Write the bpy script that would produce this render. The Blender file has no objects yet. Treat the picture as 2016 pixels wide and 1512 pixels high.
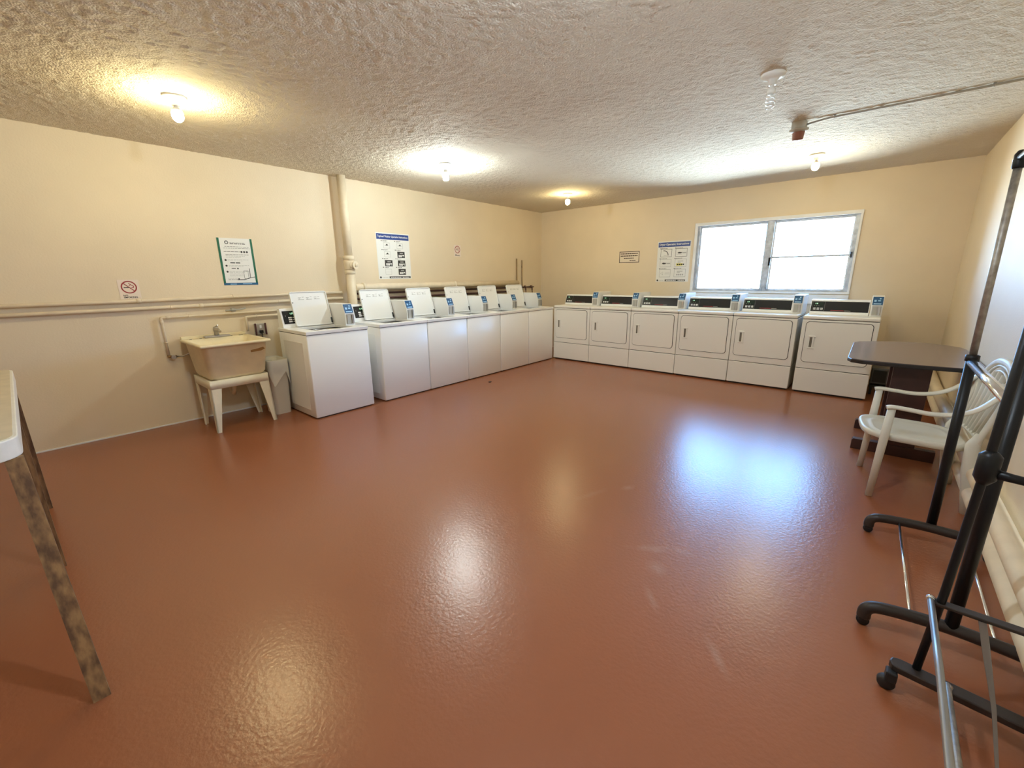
import bpy, bmesh, math, random
from mathutils import Vector, Matrix
random.seed(7)
S = bpy.context.scene
COL = S.collection
PI = math.pi

# ------------------------------------------------------------------ camera, world, exposure
W, H = 5.987, 2.658
CAM = Vector((5.32, -7.1609, 1.4334))
YAW, PITCH, ROLL, FPX = 0.7089, -0.2496, -0.0113, 826.95
cam = bpy.data.objects.new('camera', bpy.data.cameras.new('camera'))
COL.objects.link(cam)
_f = Vector((-math.sin(YAW)*math.cos(PITCH), math.cos(YAW)*math.cos(PITCH), math.sin(PITCH)))
_r = Vector((math.cos(YAW), math.sin(YAW), 0)); _u = _r.cross(_f)
_r2 = _r*math.cos(ROLL)+_u*math.sin(ROLL); _u2 = -_r*math.sin(ROLL)+_u*math.cos(ROLL)
cam.matrix_world = Matrix(((_r2.x, _u2.x, -_f.x, CAM.x), (_r2.y, _u2.y, -_f.y, CAM.y), (_r2.z, _u2.z, -_f.z, CAM.z), (0, 0, 0, 1)))
cam.data.sensor_width = 36.0
cam.data.lens = FPX/2016*36
cam.data.clip_start = 0.02
S.camera = cam
S.view_settings.view_transform = 'Standard'
S.view_settings.look = 'None'
S.view_settings.exposure = 0.31
S.view_settings.gamma = 1.0
S.view_settings.use_curve_mapping = False
S.cycles.sample_clamp_indirect = 9.0
S.cycles.caustics_reflective = False
S.cycles.caustics_refractive = False
S.cycles.diffuse_bounces = 5

SKY = 46.0
world = bpy.data.worlds.new('world'); S.world = world; world.use_nodes = True
_bg = world.node_tree.nodes['Background']
_bg.inputs[1].default_value = 1.0
_n = world.node_tree.nodes; _l = world.node_tree.links       # blue open sky above the horizon, sunlit pale ground below it
_tc = _n.new('ShaderNodeTexCoord'); _sx = _n.new('ShaderNodeSeparateXYZ'); _l.new(_tc.outputs['Generated'], _sx.inputs[0])
_cr = _n.new('ShaderNodeValToRGB'); _mr = _n.new('ShaderNodeMapRange'); _mr.inputs[1].default_value = -1; _mr.inputs[2].default_value = 1
_l.new(_sx.outputs['Z'], _mr.inputs[0]); _l.new(_mr.outputs[0], _cr.inputs[0])
_e = _cr.color_ramp.elements; _e[0].position = 0.47; _e[0].color = (0.60, 0.74, 0.84, 1); _e[1].position = 0.53; _e[1].color = (0.115, 0.275, 0.56, 1)
_sc = _n.new('ShaderNodeVectorMath'); _sc.operation = 'SCALE'; _sc.inputs['Scale'].default_value = SKY
_l.new(_cr.outputs[0], _sc.inputs[0]); _l.new(_sc.outputs[0], _bg.inputs[0])
BULB_WARM, BULB_WHITE, BULB_ADDED_FILL, BULB_DIM = 450.0, 850.0, 1050.0, 280.0
# the window lets the sky in: a portal only tells the renderer where the sky is seen
for nm, loc, rot, sx, sy in (('window_portal', (4.01, 0.16, 1.68), (-PI/2, 0, 0), 2.0, 1.05),):
    ld = bpy.data.lights.new(nm, 'AREA'); ld.shape = 'RECTANGLE'; ld.size = sx; ld.size_y = sy
    ld.cycles.is_portal = True
    lo = bpy.data.objects.new(nm, ld); COL.objects.link(lo); lo.location = loc; lo.rotation_euler = rot

# ------------------------------------------------------------------ materials
def mat(name, col, rough=0.5, metal=0.0, bump=0.0, bscale=50.0, var=0.0, vscale=3.0, spec=0.5, coat=0.0, emit=None, estr=0.0, bdist=0.01, detail=4.0):
    m = bpy.data.materials.new(name); m.use_nodes = True
    nt = m.node_tree; N = nt.nodes; L = nt.links; b = N['Principled BSDF']
    b.inputs['Base Color'].default_value = (*col, 1); b.inputs['Roughness'].default_value = rough
    b.inputs['Metallic'].default_value = metal
    b.inputs['Specular IOR Level'].default_value = spec
    b.inputs['Coat Weight'].default_value = coat
    if emit:
        b.inputs['Emission Color'].default_value = (*emit, 1); b.inputs['Emission Strength'].default_value = estr
    tc = None
    if bump or var:
        tc = N.new('ShaderNodeTexCoord')
    if var:
        n = N.new('ShaderNodeTexNoise'); n.inputs['Scale'].default_value = vscale; n.inputs['Detail'].default_value = 5
        L.new(tc.outputs['Object'], n.inputs['Vector'])
        r = N.new('ShaderNodeMapRange'); r.inputs[1].default_value = 0.3; r.inputs[2].default_value = 0.7
        r.inputs[3].default_value = 1-var; r.inputs[4].default_value = 1+var
        L.new(n.outputs['Fac'], r.inputs[0])
        mx = N.new('ShaderNodeVectorMath'); mx.operation = 'SCALE'; mx.inputs[0].default_value = col
        L.new(r.outputs[0], mx.inputs['Scale']); L.new(mx.outputs[0], b.inputs['Base Color'])
    if bump:
        n = N.new('ShaderNodeTexNoise'); n.inputs['Scale'].default_value = bscale; n.inputs['Detail'].default_value = detail
        L.new(tc.outputs['Object'], n.inputs['Vector'])
        bp = N.new('ShaderNodeBump'); bp.inputs['Strength'].default_value = bump; bp.inputs['Distance'].default_value = bdist
        L.new(n.outputs['Fac'], bp.inputs['Height']); L.new(bp.outputs[0], b.inputs['Normal'])
    return m

M = {}
M['wall'] = mat('cream_wall_paint', (0.76, 0.64, 0.46), 0.55, bump=0.25, bscale=70, var=0.035, vscale=1.6, bdist=0.004)
M['wallr'] = M['wall']
M['pipe_paint'] = mat('cream_pipe_paint', (0.77, 0.655, 0.48), 0.45, var=0.06, vscale=9)
M['white_trim'] = mat('white_trim_paint', (0.82, 0.82, 0.80), 0.4, var=0.05, vscale=8)
M['enamel'] = mat('white_enamel', (0.88, 0.88, 0.86), 0.28, bump=0.03, bscale=300, bdist=0.001)
M['dryer_enamel'] = mat('warm_white_enamel', (0.85, 0.835, 0.78), 0.3, bump=0.03, bscale=300, bdist=0.001)  # white enamel like the washers', toned slightly darker and yellower
M['gasket'] = mat('dark_gap', (0.03, 0.025, 0.02), 0.8)
M['black'] = mat('black_panel_plastic', (0.008, 0.008, 0.009), 0.25)
M['dark_tub'] = mat('steel_tub', (0.30, 0.30, 0.29), 0.3, metal=0.8)
M['white_print'] = mat('white_print', (0.78, 0.78, 0.78), 0.5)
M['digits'] = mat('lit_green_digits', (0.5, 0.8, 0.55), 0.5, emit=(0.55, 1.0, 0.7), estr=0.9)
M['green_glass'] = mat('dark_green_display', (0.004, 0.02, 0.008), 0.2)
M['red_print'] = mat('red_print', (0.42, 0.05, 0.05), 0.5)
M['blue_label'] = mat('blue_label', (0.012, 0.085, 0.22), 0.35)
M['lightblue'] = mat('light_blue_print', (0.35, 0.6, 0.85), 0.4)
M['steel'] = mat('brushed_steel', (0.55, 0.53, 0.50), 0.35, metal=1.0)
M['chrome'] = mat('chrome', (0.82, 0.84, 0.86), 0.16, metal=1.0)
M['tarnish'] = mat('tarnished_chrome', (0.36, 0.33, 0.29), 0.5, metal=0.8, var=0.25, vscale=40)
M['galv'] = mat('galvanised_tube', (0.36, 0.36, 0.35), 0.38, metal=0.9)
M['recess'] = mat('handle_recess', (0.16, 0.14, 0.11), 0.6)
M['alu'] = mat('weathered_aluminium', (0.50, 0.53, 0.56), 0.45, metal=0.35, var=0.25, vscale=14)
M['grey_print'] = mat('grey_relief_print', (0.42, 0.41, 0.38), 0.6)
M['sink'] = mat('yellowed_sink_plastic', (0.84, 0.735, 0.49), 0.4, var=0.07, vscale=9)
M['sink_stand'] = mat('cream_stand_plastic', (0.80, 0.74, 0.57), 0.4, var=0.05, vscale=9)
M['rust'] = mat('brown_stain', (0.30, 0.15, 0.035), 0.8)
M['bin'] = mat('bin_plastic', (0.62, 0.58, 0.48), 0.5)
M['porcelain'] = mat('porcelain', (0.80, 0.79, 0.75), 0.25)
M['cfl'] = mat('cfl_glass', (0.85, 0.85, 0.83), 0.2)
M['bulb_warm'] = mat('lit_bulb_warm', (1, 1, 1), 0.5, emit=(0.97, 0.83, 0.44), estr=BULB_WARM)
M['bulb_white'] = mat('lit_bulb_white', (1, 1, 1), 0.5, emit=(0.90, 1.0, 0.98), estr=BULB_WHITE)
M['bulb_dim'] = mat('lit_bulb_dim', (1, 1, 1), 0.5, emit=(0.97, 0.80, 0.42), estr=BULB_DIM)
M['bulb_bright'] = mat('lit_bulb_added_fill', (1, 1, 1), 0.5, emit=(0.76, 0.93, 1.10), estr=BULB_ADDED_FILL)  # only for the added fill bulb out of view
M['red_dev'] = mat('faded_red_plastic', (0.30, 0.11, 0.07), 0.45)
M['grey_box'] = mat('grey_painted_box', (0.48, 0.45, 0.38), 0.5)
M['conduit'] = mat('painted_conduit', (0.38, 0.34, 0.28), 0.5)
M['maroon'] = mat('maroon_painted_metal', (0.075, 0.022, 0.02), 0.5)
M['copper'] = mat('old_brass', (0.30, 0.19, 0.08), 0.45, metal=0.5)
M['trough'] = mat('grey_painted_trough', (0.30, 0.28, 0.24), 0.6, var=0.2, vscale=12)
M['paper'] = mat('poster_paper', (0.80, 0.80, 0.77), 0.45)
M['paper_cream'] = mat('aged_paper', (0.76, 0.67, 0.54), 0.5)
M['paper_pink'] = mat('sticker_white', (0.80, 0.68, 0.58), 0.5)
M['navy'] = mat('navy_print', (0.015, 0.05, 0.24), 0.4)
M['green_tape'] = mat('green_border', (0.012, 0.13, 0.07), 0.4)
M['blue_tape'] = mat('blue_border', (0.015, 0.10, 0.22), 0.4)
M['ink'] = mat('black_ink', (0.03, 0.028, 0.025), 0.6)
M['brown_ink'] = mat('brown_ink', (0.06, 0.03, 0.015), 0.6)
M['grey_ink'] = mat('grey_ink', (0.42, 0.42, 0.40), 0.6)
M['yellow_ink'] = mat('yellow_ink', (0.75, 0.68, 0.12), 0.6)
M['sign_red'] = mat('sign_red', (0.30, 0.015, 0.015), 0.5)
M['table_top'] = mat('brown_laminate', (0.15, 0.095, 0.085), 0.22, var=0.15, vscale=18, spec=0.9)
M['table_edge'] = mat('dark_edge_band', (0.012, 0.008, 0.007), 0.35)
M['dark_wood'] = mat('dark_red_wood', (0.045, 0.013, 0.008), 0.4, var=0.2, vscale=12)
M['chair'] = mat('white_resin', (0.70, 0.68, 0.60), 0.4, bump=0.05, bscale=200, bdist=0.001)
M['blk_metal'] = mat('black_powder_coat', (0.005, 0.005, 0.006), 0.42, spec=0.3)
M['brown_metal'] = mat('dusty_dark_metal', (0.028, 0.020, 0.017), 0.42, spec=0.4)
M['rubber'] = mat('black_rubber', (0.012, 0.011, 0.011), 0.6)
M['strap'] = mat('dusty_strap', (0.13, 0.10, 0.08), 0.8)
M['mw_body'] = mat('microwave_body', (0.09, 0.095, 0.09), 0.4)
M['mw_glass'] = mat('microwave_glass', (0.035, 0.04, 0.038), 0.15)
M['counter'] = mat('worn_beige_top', (0.62, 0.53, 0.38), 0.4, var=0.08, vscale=12)
M['counter_edge'] = mat('worn_white_edge', (0.80, 0.77, 0.70), 0.35, var=0.05, vscale=20)

def wood_mat():
    m = bpy.data.materials.new('paint_spattered_lumber'); m.use_nodes = True
    nt = m.node_tree; N = nt.nodes; L = nt.links; b = N['Principled BSDF']; b.inputs['Roughness'].default_value = 0.7
    tc = N.new('ShaderNodeTexCoord'); mp = N.new('ShaderNodeMapping'); mp.inputs['Scale'].default_value = (14, 14, 3)
    n = N.new('ShaderNodeTexNoise'); n.inputs['Scale'].default_value = 3; n.inputs['Detail'].default_value = 8
    cr = N.new('ShaderNodeValToRGB'); e = cr.color_ramp.elements
    e[0].position = 0.35; e[0].color = (0.09, 0.04, 0.015, 1); e[1].position = 0.68; e[1].color = (0.30, 0.165, 0.065, 1)
    L.new(tc.outputs['Object'], mp.inputs['Vector']); L.new(mp.outputs[0], n.inputs['Vector']); L.new(n.outputs['Fac'], cr.inputs[0])
    L.new(cr.outputs[0], b.inputs['Base Color'])
    return m
M['lumber'] = wood_mat()

def ceiling_mat():
    m = bpy.data.materials.new('popcorn_ceiling'); m.use_nodes = True
    nt = m.node_tree; N = nt.nodes; L = nt.links; b = N['Principled BSDF']; b.inputs['Roughness'].default_value = 0.85
    tc = N.new('ShaderNodeTexCoord')
    n = N.new('ShaderNodeTexNoise'); n.inputs['Scale'].default_value = 75; n.inputs['Detail'].default_value = 3; n.inputs['Roughness'].default_value = 0.6
    v = N.new('ShaderNodeTexVoronoi'); v.inputs['Scale'].default_value = 95
    L.new(tc.outputs['Object'], n.inputs['Vector']); L.new(tc.outputs['Object'], v.inputs['Vector'])
    mx = N.new('ShaderNodeMath'); mx.operation = 'SUBTRACT'; L.new(n.outputs['Fac'], mx.inputs[0])
    ml = N.new('ShaderNodeMath'); ml.operation = 'MULTIPLY'; ml.inputs[1].default_value = 0.5; L.new(v.outputs['Distance'], ml.inputs[0])
    L.new(ml.outputs[0], mx.inputs[1])
    bp = N.new('ShaderNodeBump'); bp.inputs['Strength'].default_value = 1.0; bp.inputs['Distance'].default_value = 0.006
    L.new(mx.outputs[0], bp.inputs['Height']); L.new(bp.outputs[0], b.inputs['Normal'])
    big = N.new('ShaderNodeTexNoise'); big.inputs['Scale'].default_value = 1.1; L.new(tc.outputs['Object'], big.inputs['Vector'])
    cr = N.new('ShaderNodeValToRGB'); e = cr.color_ramp.elements
    e[0].position = 0.3; e[0].color = (0.66, 0.58, 0.47, 1); e[1].position = 0.7; e[1].color = (0.74, 0.67, 0.55, 1)
    L.new(big.outputs['Fac'], cr.inputs[0]); L.new(cr.outputs[0], b.inputs['Base Color'])
    return m
M['ceiling'] = ceiling_mat()

def floor_mat():
    m = bpy.data.materials.new('red_brown_floor_paint'); m.use_nodes = True
    nt = m.node_tree; N = nt.nodes; L = nt.links; b = N['Principled BSDF']
    tc = N.new('ShaderNodeTexCoord')
    def noise(sc, det=4, dist=0.0, rough=0.5):
        n = N.new('ShaderNodeTexNoise'); n.inputs['Scale'].default_value = sc; n.inputs['Detail'].default_value = det
        n.inputs['Distortion'].default_value = dist; n.inputs['Roughness'].default_value = rough
        L.new(tc.outputs['Object'], n.inputs['Vector']); return n
    base = noise(0.45, 0)
    cr = N.new('ShaderNodeValToRGB'); e = cr.color_ramp.elements
    e[0].position = 0.0; e[0].color = (0.262, 0.096, 0.041, 1); e[1].position = 1.0; e[1].color = (0.322, 0.106, 0.047, 1)
    L.new(base.outputs['Fac'], cr.inputs[0])
    # a few pale scuffs worn into the paint, each a stretched smear
    wob = noise(14, 4); prev = cr.outputs[0]
    for (x, y, ang, lx, ly, f) in ((4.60, -5.17, 30, .10, .035, .30), (4.68, -5.31, 50, .05, .06, .32), (4.72, -5.10, 10, .07, .03, .22), (4.74, -5.52, -50, .10, .02, .30), (5.06, -5.66, -50, .09, .022, .42),
                                   (4.20, -4.62, 60, .06, .03, .28), (4.05, -4.85, 70, .13, .03, .16), (4.90, -4.3, 20, .25, .012, .25), (5.02, -4.45, -35, .20, .010, .25), (4.62, -4.1, -20, .22, .010, .20)):
        mp = N.new('ShaderNodeMapping'); mp.vector_type = 'TEXTURE'; mp.inputs['Location'].default_value = (x, y, 0)
        mp.inputs['Rotation'].default_value = (0, 0, math.radians(ang)); mp.inputs['Scale'].default_value = (lx, ly, 1)
        L.new(tc.outputs['Object'], mp.inputs['Vector'])
        ln = N.new('ShaderNodeVectorMath'); ln.operation = 'LENGTH'; L.new(mp.outputs[0], ln.inputs[0])
        ad = N.new('ShaderNodeMath'); ad.operation = 'MULTIPLY_ADD'; ad.inputs[1].default_value = 1.6; L.new(wob.outputs['Fac'], ad.inputs[0]); L.new(ln.outputs['Value'], ad.inputs[2])
        r = N.new('ShaderNodeMapRange'); r.inputs[1].default_value = 2.0; r.inputs[2].default_value = 0.9; r.inputs[3].default_value = 0; r.inputs[4].default_value = f*.7
        L.new(ad.outputs[0], r.inputs[0])
        mx = N.new('ShaderNodeMixRGB'); mx.inputs[2].default_value = (0.42, 0.27, 0.22, 1); L.new(r.outputs[0], mx.inputs[0]); L.new(prev, mx.inputs[1]); prev = mx.outputs[0]
    L.new(mx.outputs[0], b.inputs['Base Color'])
    b.inputs['Roughness'].default_value = 0.27
    b.inputs['Specular IOR Level'].default_value = 0.7
    n1 = noise(60, 3); n2 = noise(6, 2); n3 = noise(1.2, 2)
    a = N.new('ShaderNodeMath'); a.operation = 'MULTIPLY_ADD'; a.inputs[1].default_value = 0.12
    L.new(n2.outputs['Fac'], a.inputs[0]); L.new(n1.outputs['Fac'], a.inputs[2])
    bp = N.new('ShaderNodeBump'); bp.inputs['Strength'].default_value = 0.30; bp.inputs['Distance'].default_value = 0.0035
    L.new(a.outputs[0], bp.inputs['Height']); L.new(bp.outputs[0], b.inputs['Normal'])
    return m
M['floor'] = floor_mat()

def glass_mat():
    m = bpy.data.materials.new('window_glass'); m.use_nodes = True
    nt = m.node_tree; N = nt.nodes; L = nt.links; N.clear()
    o = N.new('ShaderNodeOutputMaterial'); t = N.new('ShaderNodeBsdfTransparent'); g = N.new('ShaderNodeBsdfGlossy')
    g.inputs['Roughness'].default_value = 0.03; t.inputs[0].default_value = (0.96, 0.98, 0.98, 1)
    f = N.new('ShaderNodeFresnel'); f.inputs[0].default_value = 1.45; mx = N.new('ShaderNodeMixShader')
    L.new(f.outputs[0], mx.inputs[0]); L.new(t.outputs[0], mx.inputs[1]); L.new(g.outputs[0], mx.inputs[2]); L.new(mx.outputs[0], o.inputs[0])
    return m
M['glass'] = glass_mat()

def film_mat():
    m = bpy.data.materials.new('clear_bag_plastic'); m.use_nodes = True
    nt = m.node_tree; N = nt.nodes; L = nt.links; b = N['Principled BSDF']; o = N['Material Output']
    b.inputs['Base Color'].default_value = (0.78, 0.75, 0.66, 1); b.inputs['Roughness'].default_value = 0.3
    t = N.new('ShaderNodeBsdfTransparent'); mx = N.new('ShaderNodeMixShader'); mx.inputs[0].default_value = 0.72
    L.new(t.outputs[0], mx.inputs[1]); L.new(b.outputs[0], mx.inputs[2]); L.new(mx.outputs[0], o.inputs[0])
    return m
M['film'] = film_mat()

# ------------------------------------------------------------------ mesh builder
class MB:
    def __init__(s): s.bm = bmesh.new(); s.mats = []
    def mi(s, m):
        if m not in s.mats: s.mats.append(m)
        return s.mats.index(m)
    def _fin(s, vs, m, smooth):
        i = s.mi(m); fs = set()
        for v in vs: fs.update(v.link_faces)
        for f in fs: f.material_index = i; f.smooth = smooth
    def box(s, a, b, m, bev=0.0, seg=2, rot=None, smooth=False):
        a = Vector(a); b = Vector(b); c = (a+b)/2; d = b-a
        t = bmesh.new(); bmesh.ops.create_cube(t, size=1)
        for v in t.verts: v.co = Vector((v.co.x*d.x, v.co.y*d.y, v.co.z*d.z))
        if bev: bmesh.ops.bevel(t, geom=list(t.edges), offset=bev, segments=seg, profile=0.5, affect='EDGES')
        mt = Matrix.Translation(c)
        if rot is not None: mt = mt @ rot
        s.merge(t, m, mt, smooth)
    def merge(s, t, m, mt=Matrix.Identity(4), smooth=False, keep=False):
        mp = {}; i = s.mi(m)
        for v in t.verts: mp[v] = s.bm.verts.new(mt @ v.co)
        for f in t.faces:
            try: nf = s.bm.faces.new([mp[v] for v in f.verts])
            except ValueError: continue
            nf.material_index = i; nf.smooth = smooth
        if not keep: t.free()
    def quadface(s, pts, m):
        f = s.bm.faces.new([s.bm.verts.new(Vector(p)) for p in pts]); f.material_index = s.mi(m)
    def prism(s, poly, ex, m, bev=0.0, smooth=False):
        """poly: list of 3D points, ex: extrusion vector"""
        t = bmesh.new(); ex = Vector(ex)
        a = [t.verts.new(Vector(p)) for p in poly]; b = [t.verts.new(Vector(p)+ex) for p in poly]
        n = len(poly); t.faces.new(a[::-1]); t.faces.new(b)
        for k in range(n): t.faces.new([a[k], a[(k+1) % n], b[(k+1) % n], b[k]])
        bmesh.ops.recalc_face_normals(t, faces=t.faces)
        if bev: bmesh.ops.bevel(t, geom=list(t.edges), offset=bev, segments=2, profile=0.5, affect='EDGES')
        s.merge(t, m, smooth=smooth)
    def cyl(s, p0, p1, r, m, r2=None, n=20, caps=True):
        s.tube([p0, p1], [r, r if r2 is None else r2], m, n=n)
    def tube(s, pts, r, m, n=14, closed=False, flat=None):
        """swept tube; r number or list; flat=(a,b) gives an elliptical section with 'b' along up"""
        P = [Vector(p) for p in pts]; k = len(P); i = s.mi(m)
        R = r if isinstance(r, (list, tuple)) else [r]*k
        rings = []; prev = None
        for j in range(k):
            if closed: t = (P[(j+1) % k]-P[j-1]).normalized()
            elif j == 0: t = (P[1]-P[0]).normalized()
            elif j == k-1: t = (P[-1]-P[-2]).normalized()
            else: t = ((P[j+1]-P[j]).normalized()+(P[j]-P[j-1]).normalized()).normalized()
            if prev is None:
                up = Vector((0, 0, 1)) if abs(t.z) < 0.9 else Vector((0, 1, 0))
                a = t.cross(up).normalized()
            else:
                a = (prev - t*prev.dot(t)).normalized()
            prev = a; b = t.cross(a).normalized()
            fa, fb = flat if flat else (1, 1)
            rings.append([s.bm.verts.new(P[j]+a*math.cos(2*PI*q/n)*R[j]*fa+b*math.sin(2*PI*q/n)*R[j]*fb) for q in range(n)])
        for j in range(k if closed else k-1):
            A = rings[j]; B = rings[(j+1) % k]
            for q in range(n):
                f = s.bm.faces.new([A[q], A[(q+1) % n], B[(q+1) % n], B[q]]); f.smooth = True; f.material_index = i
        if not closed:
            for rg, fl in ((rings[0], True), (rings[-1], False)):
                f = s.bm.faces.new(rg if not fl else rg[::-1]); f.material_index = i
    def lathe(s, prof, m, org=(0, 0, 0), n=28, axis='z', cap=True):
        o = Vector(org); i = s.mi(m); rings = []
        for (r, z) in prof:
            ring = []
            for q in range(n):
                c, d = math.cos(2*PI*q/n)*r, math.sin(2*PI*q/n)*r
                p = {'z': (c, d, z), 'x': (z, c, d), 'y': (c, z, d)}[axis]
                ring.append(s.bm.verts.new(o+Vector(p)))
            rings.append(ring)
        for A, B in zip(rings, rings[1:]):
            for q in range(n):
                f = s.bm.faces.new([A[q], A[(q+1) % n], B[(q+1) % n], B[q]]); f.smooth = True; f.material_index = i
        if cap:
            for rg in (rings[0], rings[-1]):
                f = s.bm.faces.new(rg); f.material_index = i
    def build(s, name, parent=None, fix=True):
        if fix: bmesh.ops.recalc_face_normals(s.bm, faces=s.bm.faces)
        me = bpy.data.meshes.new(name); s.bm.to_mesh(me); s.bm.free()
        for m in s.mats: me.materials.append(m)
        o = bpy.data.objects.new(name, me); COL.objects.link(o)
        if parent: o.parent = parent
        return o

def thing(name, label, cat, loc=(0, 0, 0), rz=0, group=None):
    o = bpy.data.objects.new(name, None); COL.objects.link(o); o.location = loc; o.rotation_euler = (0, 0, rz)
    o.empty_display_size = 0.1
    o['label'] = label; o['category'] = cat
    if group: o['group'] = group
    return o
def tag(o, label, cat, group=None):
    o['label'] = label; o['category'] = cat
    if group: o['group'] = group
    return o
def struct(o): o['kind'] = 'structure'; return o
def dup(root, loc, rz, label):
    def cp(o, par):
        c = o.copy(); COL.objects.link(c); c.parent = par
        for ch in kids[o]: cp(ch, c)
        return c
    kids = {}
    for o in list(bpy.data.objects): kids.setdefault(o, [])
    for o in list(bpy.data.objects):
        if o.parent: kids[o.parent].append(o)
    r = cp(root, None); r.location = loc; r.rotation_euler = (0, 0, rz); r['label'] = label
    return r

def text_bm(txt, width, height, bold=0.0):
    cu = bpy.data.curves.new('txt', 'FONT'); cu.body = txt; cu.size = 1.0; cu.offset = bold
    cu.resolution_u = 3
    ob = bpy.data.objects.new('txt', cu); COL.objects.link(ob)
    bpy.context.view_layer.update()
    me = bpy.data.meshes.new_from_object(ob.evaluated_get(bpy.context.evaluated_depsgraph_get()))
    t = bmesh.new(); t.from_mesh(me)
    xs = [v.co.x for v in t.verts]; ys = [v.co.y for v in t.verts]
    x0, x1, y0, y1 = min(xs), max(xs), min(ys), max(ys)
    for v in t.verts: v.co = Vector(((v.co.x-x0)/(x1-x0)*width, (v.co.y-y0)/(y1-y0)*height, 0))
    bpy.data.objects.remove(ob); bpy.data.curves.remove(cu); bpy.data.meshes.remove(me)
    return t

class Sheet:
    """flat printed sheet: u to the right, v up, n out of the wall; origin = lower left corner"""
    def __init__(s, org, u, n):
        s.o = Vector(org); s.u = Vector(u).normalized(); s.n = Vector(n).normalized(); s.v = s.n.cross(s.u).normalized()
        s.mb = MB()
        s.mt = Matrix(((s.u.x, s.v.x, s.n.x, s.o.x), (s.u.y, s.v.y, s.n.y, s.o.y), (s.u.z, s.v.z, s.n.z, s.o.z), (0, 0, 0, 1)))
    def base(s, w, h, m, th=0.0015, x=0, y=0):
        t = bmesh.new(); bmesh.ops.create_cube(t, size=1)
        for v in t.verts: v.co = Vector(((v.co.x+.5)*w+x, (v.co.y+.5)*h+y, (v.co.z+.5)*th))
        s.mb.merge(t, m, s.mt); s.th = th
    def poly(s, pts, m, k=1):
        t = bmesh.new(); t.faces.new([t.verts.new((p[0], p[1], s.th+0.0004*k)) for p in pts]); s.mb.merge(t, m, s.mt)
    def rect(s, x, y, w, h, m, k=1): s.poly([(x, y), (x+w, y), (x+w, y+h), (x, y+h)], m, k)
    def frame(s, x, y, w, h, t, m, k=1):
        s.rect(x, y, w, t, m, k); s.rect(x, y+h-t, w, t, m, k); s.rect(x, y+t, t, h-2*t, m, k); s.rect(x+w-t, y+t, t, h-2*t, m, k)
    def ring(s, cx, cy, r, t, m, k=1, n=40):
        for q in range(n):
            a, b = 2*PI*q/n, 2*PI*(q+1)/n
            s.poly([(cx+(r-t)*math.cos(a), cy+(r-t)*math.sin(a)), (cx+r*math.cos(a), cy+r*math.sin(a)),
                    (cx+r*math.cos(b), cy+r*math.sin(b)), (cx+(r-t)*math.cos(b), cy+(r-t)*math.sin(b))], m, k)
    def disc(s, cx, cy, r, m, k=1, n=20): s.poly([(cx+r*math.cos(2*PI*q/n), cy+r*math.sin(2*PI*q/n)) for q in range(n)], m, k)
    def line(s, x0, y0, x1, y1, t, m, k=1):
        d = Vector((x1-x0, y1-y0)); p = Vector((-d.y, d.x)).normalized()*t/2
        s.poly([(x0-p.x, y0-p.y), (x1-p.x, y1-p.y), (x1+p.x, y1+p.y), (x0+p.x, y0+p.y)], m, k)
    def text(s, txt, x, y, w, h, m, k=2, bold=0.0):
        t = text_bm(txt, w, h, bold); s.mb.merge(t, m, s.mt @ Matrix.Translation((x, y, s.th+0.0004*k)))
    def words(s, x, y, w, h, m, k=1, seed=0):
        """a row of blurred small print"""
        rr = random.Random(seed); c = x
        while c < x+w-0.004:
            ww = min(rr.uniform(0.012, 0.035), x+w-c); s.rect(c, y, ww, h, m, k); c += ww+0.005
    def build(s, name, parent=None): return s.mb.build(name, parent, fix=False)

# ------------------------------------------------------------------ the room
YB = -8.6            # wall behind the camera
WX0, WX1, WZ0, WZ1 = 3.005, 5.015, 1.175, 2.195
b = MB(); b.box((-0.1, YB-0.1, -0.1), (W+0.1, 0.16, 0), M['floor']); struct(b.build('floor'))
def popcorn_ceiling():
    import numpy as np
    rng = np.random.default_rng(5)
    st = .0115; xs = np.arange(0, W+st, st); ys = np.arange(YB, st, st); nx, ny = len(xs), len(ys)
    a = rng.random((nx, ny)); 
    def blur(z):
        z = (np.roll(z, 1, 0)+2*z+np.roll(z, -1, 0))/4
        return (np.roll(z, 1, 1)+2*z+np.roll(z, -1, 1))/4
    f = blur(a); c = blur(blur(blur(rng.random((nx, ny)))))
    f = (f-f.mean())/f.std(); c = (c-c.mean())/c.std()
    h = np.clip(.8*f+.5*c, -1.2, 2.4)*.0017+.0021
    co = np.empty((nx, ny, 3)); co[..., 0] = np.clip(xs, 0, W)[:, None]; co[..., 1] = np.clip(ys, YB, 0)[None, :]; co[..., 2] = H-np.clip(h, 0, None)
    idx = np.arange(nx*ny).reshape(nx, ny)
    q_ = np.stack([idx[:-1, :-1], idx[:-1, 1:], idx[1:, 1:], idx[1:, :-1]], -1).reshape(-1, 4)
    me = bpy.data.meshes.new('ceiling'); me.vertices.add(nx*ny); me.vertices.foreach_set('co', co.reshape(-1))
    me.loops.add(q_.size); me.loops.foreach_set('vertex_index', q_.reshape(-1).astype(np.int32))
    me.polygons.add(len(q_)); me.polygons.foreach_set('loop_start', (np.arange(len(q_))*4).astype(np.int32))
    me.update(calc_edges=True); me.validate()
    me.polygons.foreach_set('use_smooth', np.ones(len(me.polygons), dtype=bool))
    bm = bmesh.new(); bm.from_mesh(me)
    r = bmesh.ops.create_cube(bm, size=1)
    for v in r['verts']: v.co = Vector((v.co.x*(W+.2)+W/2, v.co.y*(-YB+.26)+(YB+.06)/2, v.co.z*.1+H+.0505))
    bm.to_mesh(me); bm.free()
    me.materials.append(M['ceiling']); o = bpy.data.objects.new('ceiling', me); COL.objects.link(o); return struct(o)
popcorn_ceiling()
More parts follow.
